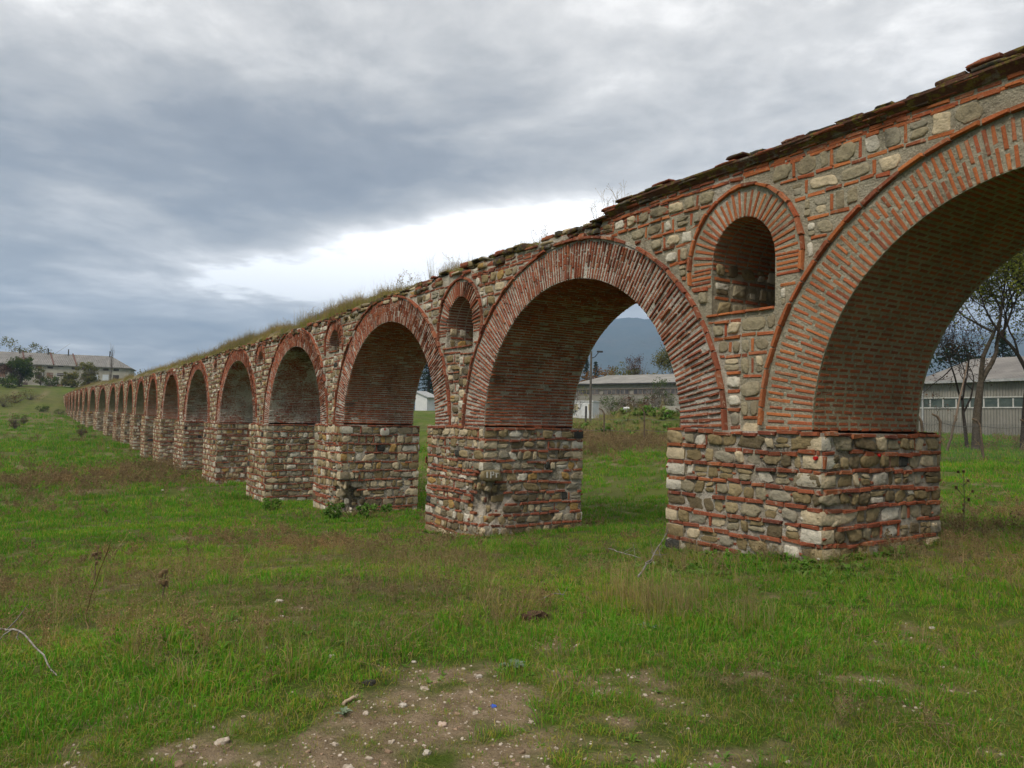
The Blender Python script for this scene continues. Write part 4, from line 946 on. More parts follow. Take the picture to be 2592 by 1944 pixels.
    for q in range(420):                     # rank growth over the mound behind the middle arch
        px_ = rng.uniform(1440, 1740); dd_ = rng.uniform(58, 78); gx, gy = at_dist(px_, dd_); X.append(gx); Y.append(gy); I.append(int(rng.integers(0, 6))); Sc.append(rng.uniform(1.6, 3.6)*(1 if I[-1] < 3 else 2.6))
    x, y = np.array(X), np.array(Y); k = off_piers(x, y); n = int(k.sum())
    scatter('broad_weeds', np.stack([x[k], y[k], zg(x[k], y[k])-.005], 1), rng.random(n)*6.283, np.array(Sc)[k], np.array(I)[k], [strawt() for _ in range(3)]+[herbt() for _ in range(3)])
    # wall-top growth
    S = np.r_[rng.uniform(1.4*D, 20*D, 9000), rng.uniform(1.4*D, 6*D, 5000)]; S = np.sort(S); d = rng.uniform(-.02, THK-.2, len(S)); w_ = fbm(S, d*2, .45, 4, 71)*.6+fbm(S, d*3, 1.7, 2, 73)*.4
    k = (w_ > np.where(S < 2*D, .46, np.where(S > 7*D, .50, .45))) & (rng.random(len(S)) < np.where(S < 2*D, .55, np.where(S < 7*D, 1, .8)*(.5+.5*(d > .2)))); S, d = S[k], d[k]; n = len(S)
    rz = np.interp(d, [0, .25, .6, 1.1, 1.6, 2.0, 2.32, THK], [.04, .24, .44, .58, .55, .40, .2, 0])*np.interp(S/D, [1.3, 1.8, 2.8], [.25, .5, 1.05])
    P = W(S, d, top(S)-.06+rz); farS = np.clip(S/(4*D), .8, 2.0)
    def topt(): b = MB(); blades(b, 9, .12, .06, .26, .008, .5, 1); blades(b, 22, .14, .12, .46, .005, .5, 2, .3); blades(b, 4, .1, .05, .16, .008, .6, 0); return source('t', b, GM)
    scatter('wall_top_grass', P, rng.random(n)*6.283, rng.uniform(.35, 1.3, n)*(.45+1.2*vnoise(S, d, 1.1, 77)**1.3)*np.interp(S/D, [1.4, 2.0, 3.0], [.38, .58, .9])*np.clip(.5+2.2*(w_[k]-.42)*3, .55, 1.15), rng.integers(0, 4, n), [topt() for _ in range(4)])
    S = rng.uniform(1.5*D, 9*D, 260); S = S[vnoise(S, S*0, .45, 79) > .4]; d = rng.uniform(.1, 1.3, len(S)); P = W(S, d, top(S)-.03+np.interp(d, [0, .25, .6, 1.1, 1.6], [.04, .24, .44, .58, .55])*np.interp(S/D, [1.3, 1.8, 2.8], [.25, .5, 1.05]))
    scatter('wall_top_weeds', P, rng.random(len(S))*6.283, rng.uniform(.9, 2.2, len(S)), rng.integers(0, 4, len(S)), [weedt(), weedt(), strawt(), strawt()])
    # pebbles on the bare patch
    x, y = wedge(2.2, 7.5, 420); br, di, lu = masks(x, y); k = di > rng.uniform(.05, .9, len(x)); x, y = x[k], y[k]; n = len(x)
    PEB = [simple('pale_pebble', (.36, .29, .22), (.50, .43, .35), 30, .9), simple('brown_pebble', (.20, .14, .09), (.32, .22, .15), 30, .9)]
    def peb(m_): b = MB(); block(b, (0, 0, .05), (1, .8, .5), 0, 0, .22, 0, ROCK_V); return source('t', b, [PEB[m_]])
    sc = .0048*np.exp(rng.normal(0, .6, n)); scatter('gravel', np.stack([x, y, zg(x, y)], 1), rng.random(n)*6.283, sc, rng.integers(0, 6, n), [peb(0), peb(0), peb(0), peb(1), peb(1), peb(0)], rng.normal(0, .3, (n, 2)))
cover()

# ------------------------------------------------------------------ trees and shrubs
BARK = simple('grey_brown_bark', (.07, .055, .04), (.13, .105, .08), 8, .95, .9, 35)
BARK_D = simple('dark_bark', (.035, .028, .022), (.07, .055, .045), 8, .95, .9, 35)
LF_GRN = leaf_mat('shrub_leaf', (.045, .085, .018), (.075, .115, .025), (.11, .13, .03), .3, .5)
LF_OLV = leaf_mat('olive_leaf', (.11, .125, .035), (.16, .16, .05), (.19, .15, .04), .3, .5)
LF_DRK = leaf_mat('conifer_needle', (.012, .026, .014), (.02, .038, .018), (.03, .045, .02), .15, .5)
LF_ORG = leaf_mat('orange_autumn_leaf', (.20, .085, .02), (.26, .12, .03), (.14, .10, .03), .3, .5)
LF_YEL = leaf_mat('yellow_green_leaf', (.16, .19, .03), (.23, .25, .05), (.20, .16, .04), .4, .5)
LF_BRN = leaf_mat('withered_leaf', (.10, .05, .03), (.16, .08, .045), (.07, .04, .03), .2, .5)
TWIG = simple('bare_twig', (.10, .08, .065), (.17, .14, .115), 12, .95, .4, 40)
def grow(mb, p, d, L, r, depth, tips, up=.12, spread=.7, minr=.006, seg=6, jit=.13):
    d = d/np.linalg.norm(d); k = 4; pts = [np.array(p, float)]; dd = d.copy()
    for i in range(k):
        dd = dd+rng.normal(0, jit, 3)+np.array([0, 0, up*.5]); dd /= np.linalg.norm(dd); pts.append(pts[-1]+dd*L/k)
    rads = np.linspace(r, max(minr, r*.62), k+1); mb.tube(pts, rads, max(3, seg), 0, False)
    if depth <= 0: tips.append(pts[-1]); tips.append(pts[2]); return
    n = 2 if rng.random() < .45 else 3
    for j in range(n):
        q = pts[-1] if j < 2 else pts[int(rng.integers(2, 4))]
        nd_ = dd+rng.normal(0, spread, 3)*(1 if j else .28); nd_[2] += up
        grow(mb, q, nd_, L*rng.uniform(.6, .82), max(minr, r*(.66 if j else .72)*rng.uniform(.75, .95)), depth-1, tips, up, spread, minr, seg-1)
def tree(name, loc, h, label, cat, leaf, bark=BARK, depth=5, r=None, lsize=.14, ln=3, lspread=.25, up=.18, spread=.62, L0=.3, group=None, keep=None, minr=.008, lean=(0, 0)):
    o = empty(name, loc, label, cat, group); mb = MB(); tips = []
    grow(mb, np.array(loc)+np.array([0, 0, -.15]), np.array([lean[0], lean[1], 1.0]), h*L0, r or h*.022, depth, tips, up, spread, minr, 6, .035)
    # root flare
    mb.tube([np.array(loc)+(0, 0, -.2), np.array(loc)+(0, 0, .25)], [(r or h*.022)*1.5, (r or h*.022)*1.02], 8, 0, False)
    mb.build('trunk', bark, o)
    T = np.array(tips)
    if leaf is not None and ln > 0:
        lm = MB()
        if keep is not None: T = T[keep(T)]
        P = np.repeat(T, ln, 0)+rng.normal(0, lspread, (len(T)*ln, 3)); mi = 0
        leafquads(lm, P, lsize, 0); lm.build('crown', leaf, o)
    return o
def shrub(name, loc, w, h, label, cat, leaf, n=900, lsize=.12, stems=14, group=None, clumps=18, bark=TWIG, conic=0.0, pw=None):
    o = empty(name, loc, label, cat, group); loc = np.array(loc, float); mb = MB(); tips = []
    for k in range(stems):
        a = rng.random()*6.283; q = rng.random()**.6; e = loc+np.array([math.cos(a)*q*w*.5, math.sin(a)*q*w*.5, h*rng.uniform(.55, 1.0)*(1-.35*q)])
        mid = (loc+e)/2+rng.normal(0, .05, 3)*h; mb.tube([loc+(0, 0, -.05), mid, e], [h*.011+.006, h*.007+.004, h*.003+.003], 4, 0, False); tips.append(e)
        for j in range(5):
            b = mid+(e-mid)*rng.random(); f = b+rng.normal(0, .16, 3)*h*.7+(0, 0, h*.08); mb.tube([b, f], [h*.004+.003, h*.002+.002], 3, 0, False); tips.append(f)
    mb.build('stem', bark, o)
    if leaf is not None:
        C = []
        for k in range(clumps):
            a = rng.random()*6.283; z = rng.uniform(.12, .92); q = math.sqrt(rng.random())*(1-conic*z)*math.sqrt(max(.05, 1-(z-.4)**2*1.6)); C.append((*(loc[:2]+np.array([math.cos(a), math.sin(a)])*q*w*.42), loc[2]+z*h))
        C = np.array(C); s = rng.uniform(.12, .30, clumps)*max(w*.8, h*.6); i = rng.integers(0, clumps, n)
        v = rng.normal(0, 1, (n, 3)); v /= np.linalg.norm(v, axis=1)[:, None]; P = C[i]+v*(s[i]*rng.random(n)**.45)[:, None]*(1, 1, .8)
        P = P[P[:, 2] > loc[2]+.02]; lm = MB(); leafquads(lm, P, lsize, 0); lm.build('foliage', leaf, o)
    return o
def conifer(name, loc, h, w, label, n=2600, leaf=None, group=None, lsize=.3):
    o = empty(name, loc, label, 'conifer', group); loc = np.array(loc, float); mb = MB(); mb.tube([loc+(0, 0, -.2), loc+(0, 0, h*.97)], [h*.02, .02], 7)
    P = []
    nb = int(h*9)
    for k in range(nb):
        z = (k+.5)/nb; z = z**.9; L = w*.5*(1-z)**.8*rng.uniform(.7, 1.15)+.15; a = rng.random()*6.283; b = loc+(0, 0, .12*h+z*h*.87); e = b+np.array([math.cos(a)*L, math.sin(a)*L, -L*.18+rng.normal(0, .1)])
        mb.tube([b, e], [.03*h/8, .01], 3, 0, False); m_ = max(3, int(n/nb)); t = rng.random(m_)**.7; P += (b+(e-b)*t[:, None]+rng.normal(0, .13, (m_, 3))*(1, 1, .6)).tolist()
    mb.build('trunk', BARK_D, o); lm = MB(); leafquads(lm, P, lsize, 0, .35); lm.build('foliage', leaf or LF_DRK, o); return o
def place(px, depth, z=None):                 # a point at a given depth along a column of the photograph, standing on the terrain
    d = ray(px, 1060)*depth/FOC; x, y = d[0], d[1]; return (x, y, float(zg(x, y)) if z is None else z+ZC)
def hgt(py, px, depth):                       # height of a photo row at that depth, relative to the eye
    return ray(px, py)[2]*depth/FOC

TREE_SEED = 13
x, y = ground(2472, 1150); dpt = 43.0
rng = np.random.default_rng(TREE_SEED)
p = place(2471, dpt); tree('bare_tree', p, 15.0, 'tall half bare tree with a mottled trunk standing clear in front of the grey shed', 'tree', LF_YEL, BARK, 8, .27, .16, 4, .36, .11, .70, .27, keep=lambda T: (T[:, 2] > p[2]+6.5+1.2*np.sin(T[:, 0]*3)) & (rng.random(len(T)) < .8), minr=.011)
p2 = place(2592, 42.0); tree('bare_tree', p2, 15.5, 'half bare tree at the right edge with green leaves left at its top', 'tree', LF_YEL, BARK_D, 8, .24, .16, 4, .36, .11, .68, .28, keep=lambda T: (T[:, 2] > p2[2]+6.5) & (rng.random(len(T)) < .85), minr=.011)
p = place(2448, 45); tree('bare_tree', p, 10.5, 'low spreading bare tree with withered brown leaves by the shed corner', 'tree', LF_BRN, BARK_D, 7, .11, .12, 1, .2, .10, .8, .30, minr=.010)
conifer('pine_tree', place(2540, 110), 13.5, 7.0, 'dark pine rising behind the roof of the grey shed on the right', 3000, lsize=.42)
p = place(2420, 108); tree('pine_tree', p, 11, 'bushy dark tree just behind the ridge of the right shed', 'tree', LF_DRK, BARK_D, 5, .2, .5, 7, .6)
conifer('spruce_tree', place(1084, 160), 19, 8, 'tall dark spruce standing behind the small white shed', 4500, lsize=.5)
conifer('spruce_tree', place(1105, 168), 17, 8, 'second dark spruce half hidden by the brick arch', 3500, lsize=.5)
conifer('spruce_tree', place(1482, 185), 14.0, 5, 'small dark conifer left above the long shed roof', 1600, lsize=.5)
conifer('spruce_tree', place(1506, 187), 13.2, 5, 'slim dark conifer rising out of the orange autumn bush', 1500, lsize=.5)
shrub('autumn_bush', place(1490, 178), 7, 11.0, 'orange autumn bush behind the long shed left of the pole', 'bush', LF_ORG, 900, .5)
shrub('autumn_bush', place(1525, 178), 7, 11.8, 'orange autumn bush behind the long shed right of the pole', 'bush', LF_ORG, 900, .5)
shrub('green_tree', place(1555, 182), 9, 11.3, 'round olive tree behind the middle of the long shed roof', 'tree', LF_OLV, 1100, .5)
shrub('green_tree', place(1583, 184), 9, 12.6, 'yellowish green tree beside the dark bare tree behind the shed', 'tree', LF_OLV, 1200, .5)
p = place(1610, 180); tree('bare_tree', p, 15.5, 'dark leafless tree behind the middle of the long shed', 'tree', LF_BRN, BARK_D, 6, .25, .3, 3, .4, .2, .6, .27)
shrub('green_tree', place(1645, 182), 9, 12.2, 'low green tree between the leafless tree and the tall leafy one', 'tree', LF_OLV, 1100, .5)
p = place(1692, 176); tree('leafy_tree', p, 18.5, 'tall grey green leafy tree at the right end of the long shed', 'tree', LF_OLV, BARK, 6, .3, .42, 8, .7, .2, .6, .27)
# bushes in front of the long shed
for px, dp, w, h, lf, lab in ((1463, 118, 4, 5.0, LF_OLV, 'tall leafy bush against the left arch leg in front of the long shed'), (1548, 120, 5, 3.6, LF_GRN, 'dark green bush right beside the white site cabin'), (1575, 122, 5, 3.6, LF_BRN, 'brown twiggy bush second from the white cabin'),
        (1598, 121, 5, 4.2, None, 'tall grey leafless bush in the row before the long shed'), (1622, 122, 5, 3.8, LF_GRN, 'green bush in the middle of the row before the long shed'), (1642, 120, 4.5, 4.2, LF_BRN, 'reddish brown bush left of the tall green climber'),
        (1670, 121, 3.2, 6.5, LF_GRN, 'tall narrow green climber covering the shed wall'), (1690, 123, 4, 4.0, LF_GRN, 'green bush behind the concrete block wall')):
    shrub('wild_bush', place(px, dp), w, h, lab, 'bush', lf, 620, .24, 22, 'bushes in front of the long shed')
# left of the aqueduct
p = place(44, 190); shrub('round_bush', p, 7.0, 7.6, 'large dark green bush in front of the old barracks', 'bush', LF_GRN, 4200, .42, 20, None, 40)
p = place(50, 192); tree('bare_tree', p, 8.6, 'thin half bare tree poking out of the large green bush', 'tree', LF_BRN, TWIG, 5, .12, .25, 2, .3)
p = place(8, 188); tree('bare_tree', p, 7.0, 'reddish bare tree at the left edge before the barracks', 'tree', LF_BRN, TWIG, 6, .14, .25, 3, .35, .16, .65, .26)
shrub('round_bush', place(178, 200), 5.0, 4.2, 'olive green bush before the barracks, left of the wall top', 'bush', LF_OLV, 2000, .42, 14, None, 30)
shrub('round_bush', place(216, 205), 6.0, 7.0, 'taller yellow green bush before the barracks beside the bare poplar', 'bush', LF_OLV, 2400, .42, 18, None, 34)
shrub('round_bush', place(98, 200), 3.0, 5.0, 'slim light green bush against the barracks wall', 'bush', LF_OLV, 500, .4)
shrub('round_bush', place(120, 198), 5.0, 2.4, 'low dark green bush at the foot of the barracks', 'bush', LF_GRN, 600, .4)
shrub('round_bush', place(20, 184), 6.0, 2.4, 'low green hedge bush at the left edge below the barracks', 'bush', LF_GRN, 700, .4)
p = place(276, 225)
o = empty('poplar', p, 'slender bare poplar rising before the barracks roof', 'tree'); mb = MB(); pz = np.array(p)
mb.tube([pz, pz+(0, 0, 14.5)], [.22, .04], 6)
for k in range(70): b = pz+(0, 0, rng.uniform(1.5, 14)); a = rng.random()*6.283; L = rng.uniform(.8, 1.8); mb.tube([b, b+(math.cos(a)*L*.3, math.sin(a)*L*.3, L*.9), b+(math.cos(a)*L*.42, math.sin(a)*L*.42, L*1.9)], [.035, .025, .015], 3, 0, False)
mb.build('trunk', TWIG, o)
for px, dp, h, w, lf, lab in ((42, 285, 19.5, 15, LF_OLV, 'round grey green tree top behind the barracks roof'), (79, 288, 18.3, 10, LF_OLV, 'pale olive tree top behind the barracks roof, between two pipes'), (115, 290, 17.0, 9, LF_OLV, 'faint low tree top behind the middle of the barracks roof'), (330, 260, 12.0, 12, LF_OLV, 'low tree behind the hipped end of the barracks')):
    shrub('distant_tree', place(px, dp), w, h, lab, 'tree', lf, 1500, .6, 16, 'trees behind the barracks', 14)
for px, py, w, h, lf, lab in ((38, 1086, 2.0, 2.2, LF_BRN, 'brown twiggy bush in the meadow at the left edge'), (60, 1075, 1.4, 1.5, LF_OLV, 'small olive bush beside the brown twiggy one'), (108, 1043, 2.6, 1.4, LF_GRN, 'dark round bush in the far meadow near the wall'), (150, 1049, 2.4, 1.0, LF_GRN, 'low green bush closest to the far wall piers'),
        (206, 1106, 1.6, 1.5, LF_BRN, 'spindly brown bush in the grass before the wall piers'), (10, 1030, 5, 2.6, LF_OLV, 'yellowish reed clump at the far left of the meadow'), (40, 1020, 5, 2.0, LF_BRN, 'withered reed clump on the far meadow slope'), (75, 1012, 6, 2.0, LF_OLV, 'pale scrub on the slope below the barracks')):
    gx, gy = ground(px, py); shrub('meadow_bush', (gx, gy, float(zg(gx, gy))), w, h, lab, 'bush', lf, 420, .12 if w < 2.5 else .22, 26, 'bushes in the left meadow')

# ------------------------------------------------------------------ buildings
def corrugated(name, c1, c2, axis, pitch=.25, stain=.4):
    mt, nt, out = newmat(name); P = geo(nt).outputs['Position']
    u = nd(nt, 'ShaderNodeVectorMath', {0: P, 1: tuple(axis)}, operation='DOT_PRODUCT').outputs['Value']
    w = math_(nt, 'SINE', math_(nt, 'MULTIPLY', u, 6.283/pitch))
    pan = math_(nt, 'FRACT', math_(nt, 'MULTIPLY', u, 1/3.1)); pan = nd(nt, 'ShaderNodeTexWhiteNoise', {'W': math_(nt, 'FLOOR', math_(nt, 'MULTIPLY', u, 1/3.1))}, noise_dimensions='1D').outputs[0]
    c = mixc(nt, smooth(nt, noise(nt, P, .5, 6, .65), .35, .65), c1, c2)
    c = mixc(nt, math_(nt, 'MULTIPLY', smooth(nt, noise(nt, P, 2.5, 6, .7), .5, .75), stain), c, tuple(x*.35 for x in c1))
    c = mixc(nt, math_(nt, 'MULTIPLY', pan, .25), c, tuple(x*.6 for x in c1))
    finish(nt, out, c, .75, w, .9, pitch*.18, .3); return mt
def oriented(p0, p1):
    p0, p1 = np.array(p0, float), np.array(p1, float); d = p1-p0; L = np.hypot(d[0], d[1]); ax = np.array([d[0]/L, d[1]/L, 0]); n = np.array([-ax[1], ax[0], 0])
    if n@np.array([p0[0], p0[1], 0]) < 0: n = -n
    return p0, ax, n, L              # n points away from the camera
def obox(mb, o, ax, n, u0, u1, v0, v1, z0, z1, mat=0):
    P = [o+ax*u+n*v+np.array([0, 0, z]) for z in (z0, z1) for u, v in ((u0, v0), (u1, v0), (u1, v1), (u0, v1))]
    F = [(0, 3, 2, 1), (4, 5, 6, 7), (0, 1, 5, 4), (1, 2, 6, 5), (2, 3, 7, 6), (3, 0, 4, 7)]
    if np.cross(ax, n)[2] < 0: F = [f[::-1] for f in F]
    mb.add(P, F, mat)
STEEL = simple('grey_painted_steel', (.30, .31, .31), (.42, .42, .41), 3, .6)
DARKT = simple('dark_roof_edge', (.04, .04, .042), (.07, .068, .066), 3, .8)
GLASS = simple('dim_wired_glass', (.055, .075, .065), (.09, .11, .095), 1.5, .25, .05, 10, spec=.5, grain=.2)
GLASS_D = simple('dusty_dark_glass', (.045, .042, .045), (.13, .12, .115), .8, .35, .05, 10, spec=.5, grain=.2)
FRAME_W = simple('white_window_frame', (.46, .45, .42), (.56, .55, .52), 3, .7)
FRAME_R = simple('rusty_window_frame', (.20, .15, .12), (.32, .27, .23), 3, .8)
def shed(label, pxa, da, pxb, db, ext, eave, ridge, depth, sill, head, wp, wall_cols, roof_cols, glass, frame, name='industrial_shed', low=None, fw=.12):
    a, b = np.array(place(pxa, da)), np.array(place(pxb, db)); a[2] = b[2] = min(a[2], b[2])-.4; zb = a[2]
    o0, ax, n, L = oriented(a, b); L += ext; root = empty(name, tuple(a), label, 'shed')
    ze, zr = eave+ZC-zb, ridge+ZC-zb; z1, z2 = sill+ZC-zb, head+ZC-zb
    wm = corrugated(name+'_cladding', *wall_cols, ax, .28); rm = corrugated(name+'_roofing', *roof_cols, ax, .35, .3)
    mb = MB()
    obox(mb, o0, ax, n, 0, L, .06, .2, 0, z1); obox(mb, o0, ax, n, 0, L, .06, .2, z2, ze); obox(mb, o0, ax, n, 0, L, .3, .4, z1, z2)
    obox(mb, o0, ax, n, 0, .18, .2, depth, 0, ze); obox(mb, o0, ax, n, L-.18, L, .2, depth, 0, ze); obox(mb, o0, ax, n, 0, L, depth-.2, depth-.02, 0, ze)
    for u in (0, L-.15):
        P = [o0+ax*(u+k)+n*v+np.array([0, 0, z]) for k in (0, .15) for v, z in ((.2, ze), (depth, ze), (depth/2, zr-.15))]
        mb.add(P, [(0, 1, 2), (5, 4, 3), (0, 3, 4, 1), (1, 4, 5, 2), (2, 5, 3, 0)])
    if low is not None: obox(mb, o0, ax, n, low[0], L, -.02, .055, 0, z1-.35, 1)
    mb.build('wall', [wm, CONC], root)
    mb = MB(); e = .5
    for s in (0, 1):
        v0, v1 = (-e, depth/2) if s == 0 else (depth/2, depth+e); za, zb_ = (ze-.02-e*(zr-ze)/(depth/2), zr) if s == 0 else (zr, ze-.02-e*(zr-ze)/(depth/2))
        nu = max(2, int(L/2)); us = np.linspace(-.3, L+.3, nu)
        for off in (0, .07): G = np.stack([np.stack([o0+ax*u+n*v+np.array([0, 0, z+off+.03*math.sin(u*.9)]) for u in us]) for v, z in ((v0, za), ((v0+v1)/2, (za+zb_)/2-.02), (v1, zb_))]); mb.grid(G, 0)
    mb.build('roof', rm, root)
    mb = MB(); obox(mb, o0, ax, n, -.3, L+.3, -e-.12, -e+.04, ze-.30, ze-.06); mb.build('gutter', STEEL if name == 'industrial_shed' else DARKT, root)
    mb = MB(); obox(mb, o0, ax, n, .55, .72, -.12, -.025, 0, ze-.3); mb.build('downpipe', STEEL, root)
    mb = MB(); obox(mb, o0, ax, n, 0, L, -.03, .08, z1-.12, z1); obox(mb, o0, ax, n, 0, L, 0, .08, z2, z2+.1); mb.build('window_sill', frame, root)
    k = int(L/wp)
    for i in range(k):
        u = (i+.5)*wp
        if i % 7 == 6 and name != 'industrial_shed': continue
        m1 = MB(); obox(m1, o0, ax, n, u-wp/2+fw/2, u+wp/2-fw/2, .12, .15, z1+.01, z2-.01); w = m1.build('window', glass, root)
        m2 = MB(); obox(m2, o0, ax, n, u-wp/2+fw*.5, u+wp/2-fw*.5, .08, .118, z2-.08, z2-.003); obox(m2, o0, ax, n, u-wp/2, u-wp/2+fw*.5, .07, .16, z1+.001, z2-.001); obox(m2, o0, ax, n, u+wp/2-fw*.5, u+wp/2, .07, .16, z1+.001, z2-.001); f_ = m2.build('window_frame', frame, w)
    return root
CONC = simple('pale_concrete', (.36, .33, .29), (.46, .43, .385), 1.2, .9, .3, 20)
h1 = lambda y: hgt(y, 2337, 80)
shed('long grey corrugated shed with white framed window strip on the right', 2322, 80.5, 2592, 71.5, 16, h1(965), h1(965)+3.0, 22, h1(1031), h1(1009), 1.35,
     ((.25, .235, .20), (.32, .30, .26)), ((.17, .155, .14), (.25, .23, .205)), GLASS, FRAME_W, low=(12.5,))
h2 = lambda y: hgt(y, 1465, 150)
a_ = place(1465, 150); b_ = place(1712, 137)
shed('long weathered pale shed with a dusty window strip seen through the middle arch', 1452, 150.7, 1712, 137, 14, h2(971), h2(956)+1.2, 26, h2(998), h2(986), .95,
     ((.29, .27, .23), (.36, .335, .29)), ((.23, .215, .19), (.32, .30, .265)), GLASS_D, FRAME_R, name='weathered_shed', fw=.1)
WHITE = simple('white_painted_panel', (.60, .61, .61), (.68, .68, .68), 1, .5, .05, 8, grain=.12)
def cabin():
    a, b, c = np.array(place(1440, 118)), np.array(place(1500, 116)), np.array(place(1526, 119)); zb = hgt(1055, 1500, 117)+ZC; H = hgt(1017, 1500, 117)+ZC-zb
    a[2] = b[2] = zb; o0, ax, n, L = oriented(a, b); root = empty('site_cabin', tuple(a), 'small white site cabin with a door beside the tall pole', 'cabin')
    mb = MB(); obox(mb, o0, ax, n, 0, L, 0, 2.4, -.6, H); mb.build('wall', WHITE, root)
    mb = MB(); obox(mb, o0, ax, n, -.12, L+.12, -.12, 2.5, H, H+.14); mb.build('roof', WHITE, root)
    mb = MB(); obox(mb, o0, ax, n, L*.52, L*.72, -.05, -.002, .05, H*.85); dr = mb.build('door', simple('white_door', (.66, .67, .68), (.7, .7, .7), 2), root)
    mb = MB(); obox(mb, o0, ax, n, L*.69, L*.705, -.09, -.052, H*.4, H*.46); mb.build('handle', DARKT, dr)
    for u0, u1 in ((.14, .38), (.82, .95)):
        mb = MB(); obox(mb, o0, ax, n, L*u0, L*u1, -.04, -.002, H*.42, H*.82); w = mb.build('window', simple('yellowed_blind', (.5, .43, .27), (.56, .49, .33), 2), root)
        mb = MB(); obox(mb, o0, ax, n, L*u0-.06, L*u1+.06, -.06, -.003, H*.42-.07, H*.42-.002); obox(mb, o0, ax, n, L*u0-.06, L*u1+.06, -.06, -.003, H*.82+.002, H*.82+.07); mb.build('window_frame', WHITE, w)
    for u in (0, L-.1): mb = MB(); obox(mb, o0, ax, n, u, u+.1, -.03, -.001, 0, H-.01); mb.build('corner_post', STEEL, root)
cabin()
def white_shed():
    a, b = np.array(place(1050, 152)), np.array(place(1080, 150)); zb = hgt(1043, 1070, 151)+ZC; H = hgt(997, 1070, 151)+ZC-zb; a[2] = b[2] = zb-.5
    o0, ax, n, L = oriented(a, b); root = empty('garden_shed', tuple(a), 'little white shed with a sloping roof seen under the third arch', 'shed')
    P = [o0+ax*u+n*v+np.array([0, 0, z]) for v in (0, 3) for u, z in ((0, 0), (L, 0), (L, H-.1), (0, H+.9))]
    mb = MB(); mb.add(P, [(0, 1, 2, 3), (7, 6, 5, 4), (1, 5, 6, 2), (0, 3, 7, 4), (2, 6, 7, 3)]); mb.build('wall', WHITE, root)
    P = [o0+ax*u+n*v+np.array([0, 0, z]) for v in (-.3, 3.3) for u, z in ((-.2, H+1.0), (L+.55, H-.32), (L+.55, H-.15), (-.2, H+1.17))]
    mb = MB(); mb.add(P, [(0, 1, 2, 3), (7, 6, 5, 4), (1, 5, 6, 2), (0, 3, 7, 4), (2, 6, 7, 3), (0, 4, 5, 1)]); mb.build('roof', STEEL, root)
white_shed()
def slabs():
    a, b = np.array(place(1676, 110)), np.array(place(1735, 107)); zb = hgt(1061, 1700, 109)+ZC; H = hgt(1027, 1700, 109)+ZC-zb; a[2] = b[2] = zb
    o0, ax, n, L = oriented(a, b); root = empty('concrete_wall', tuple(a), 'short wall of upright pale concrete slabs before the bushes', 'wall')
    for k in range(3): mb = MB(); obox(mb, o0, ax, n, L*k/3+.02, L*(k+1)/3-.02, .02*k, .25+.02*k, -.5, H-.03*k); mb.build('slab', CONC, root)
slabs()
def lamp_pole():
    p = np.array(place(1494, 105)); H = hgt(888, 1494, 105)+ZC-p[2]; root = empty('lamp_pole', tuple(p), 'tall weathered pole with a small lamp arm in front of the long shed', 'pole')
    mb = MB(); mb.tube([p+(0, 0, -.3), p+(0, 0, H)], [.19, .13], 8); mb.build('post', simple('tarred_wood', (.10, .085, .07), (.15, .13, .11), 3), root)
    d = np.array([_r[0], _r[1], 0]); mb = MB(); mb.tube([p+(0, 0, H-1.0), p+d*.5+(0, 0, H-.8), p+d*1.0+(0, 0, H-.2)], [.06, .06, .05], 5); ar = mb.build('arm', DARKT, root)
    mb = MB(); block(mb, p+d*1.2+(0, 0, H-.05), (.42, .16, .12), math.atan2(d[1], d[0]), 0, .02); mb.build('lamp_head', DARKT, root)
    q = np.array(place(1483, 100)); H2 = hgt(1028, 1483, 100)+ZC-q[2]; r2 = empty('wooden_post', tuple(q), 'short dark post standing left of the tall lamp pole', 'post'); mb = MB(); mb.tube([q+(0, 0, -.3), q+(0, 0, H2)], [.15, .14], 7); mb.build('post', DARKT, r2)
lamp_pole()
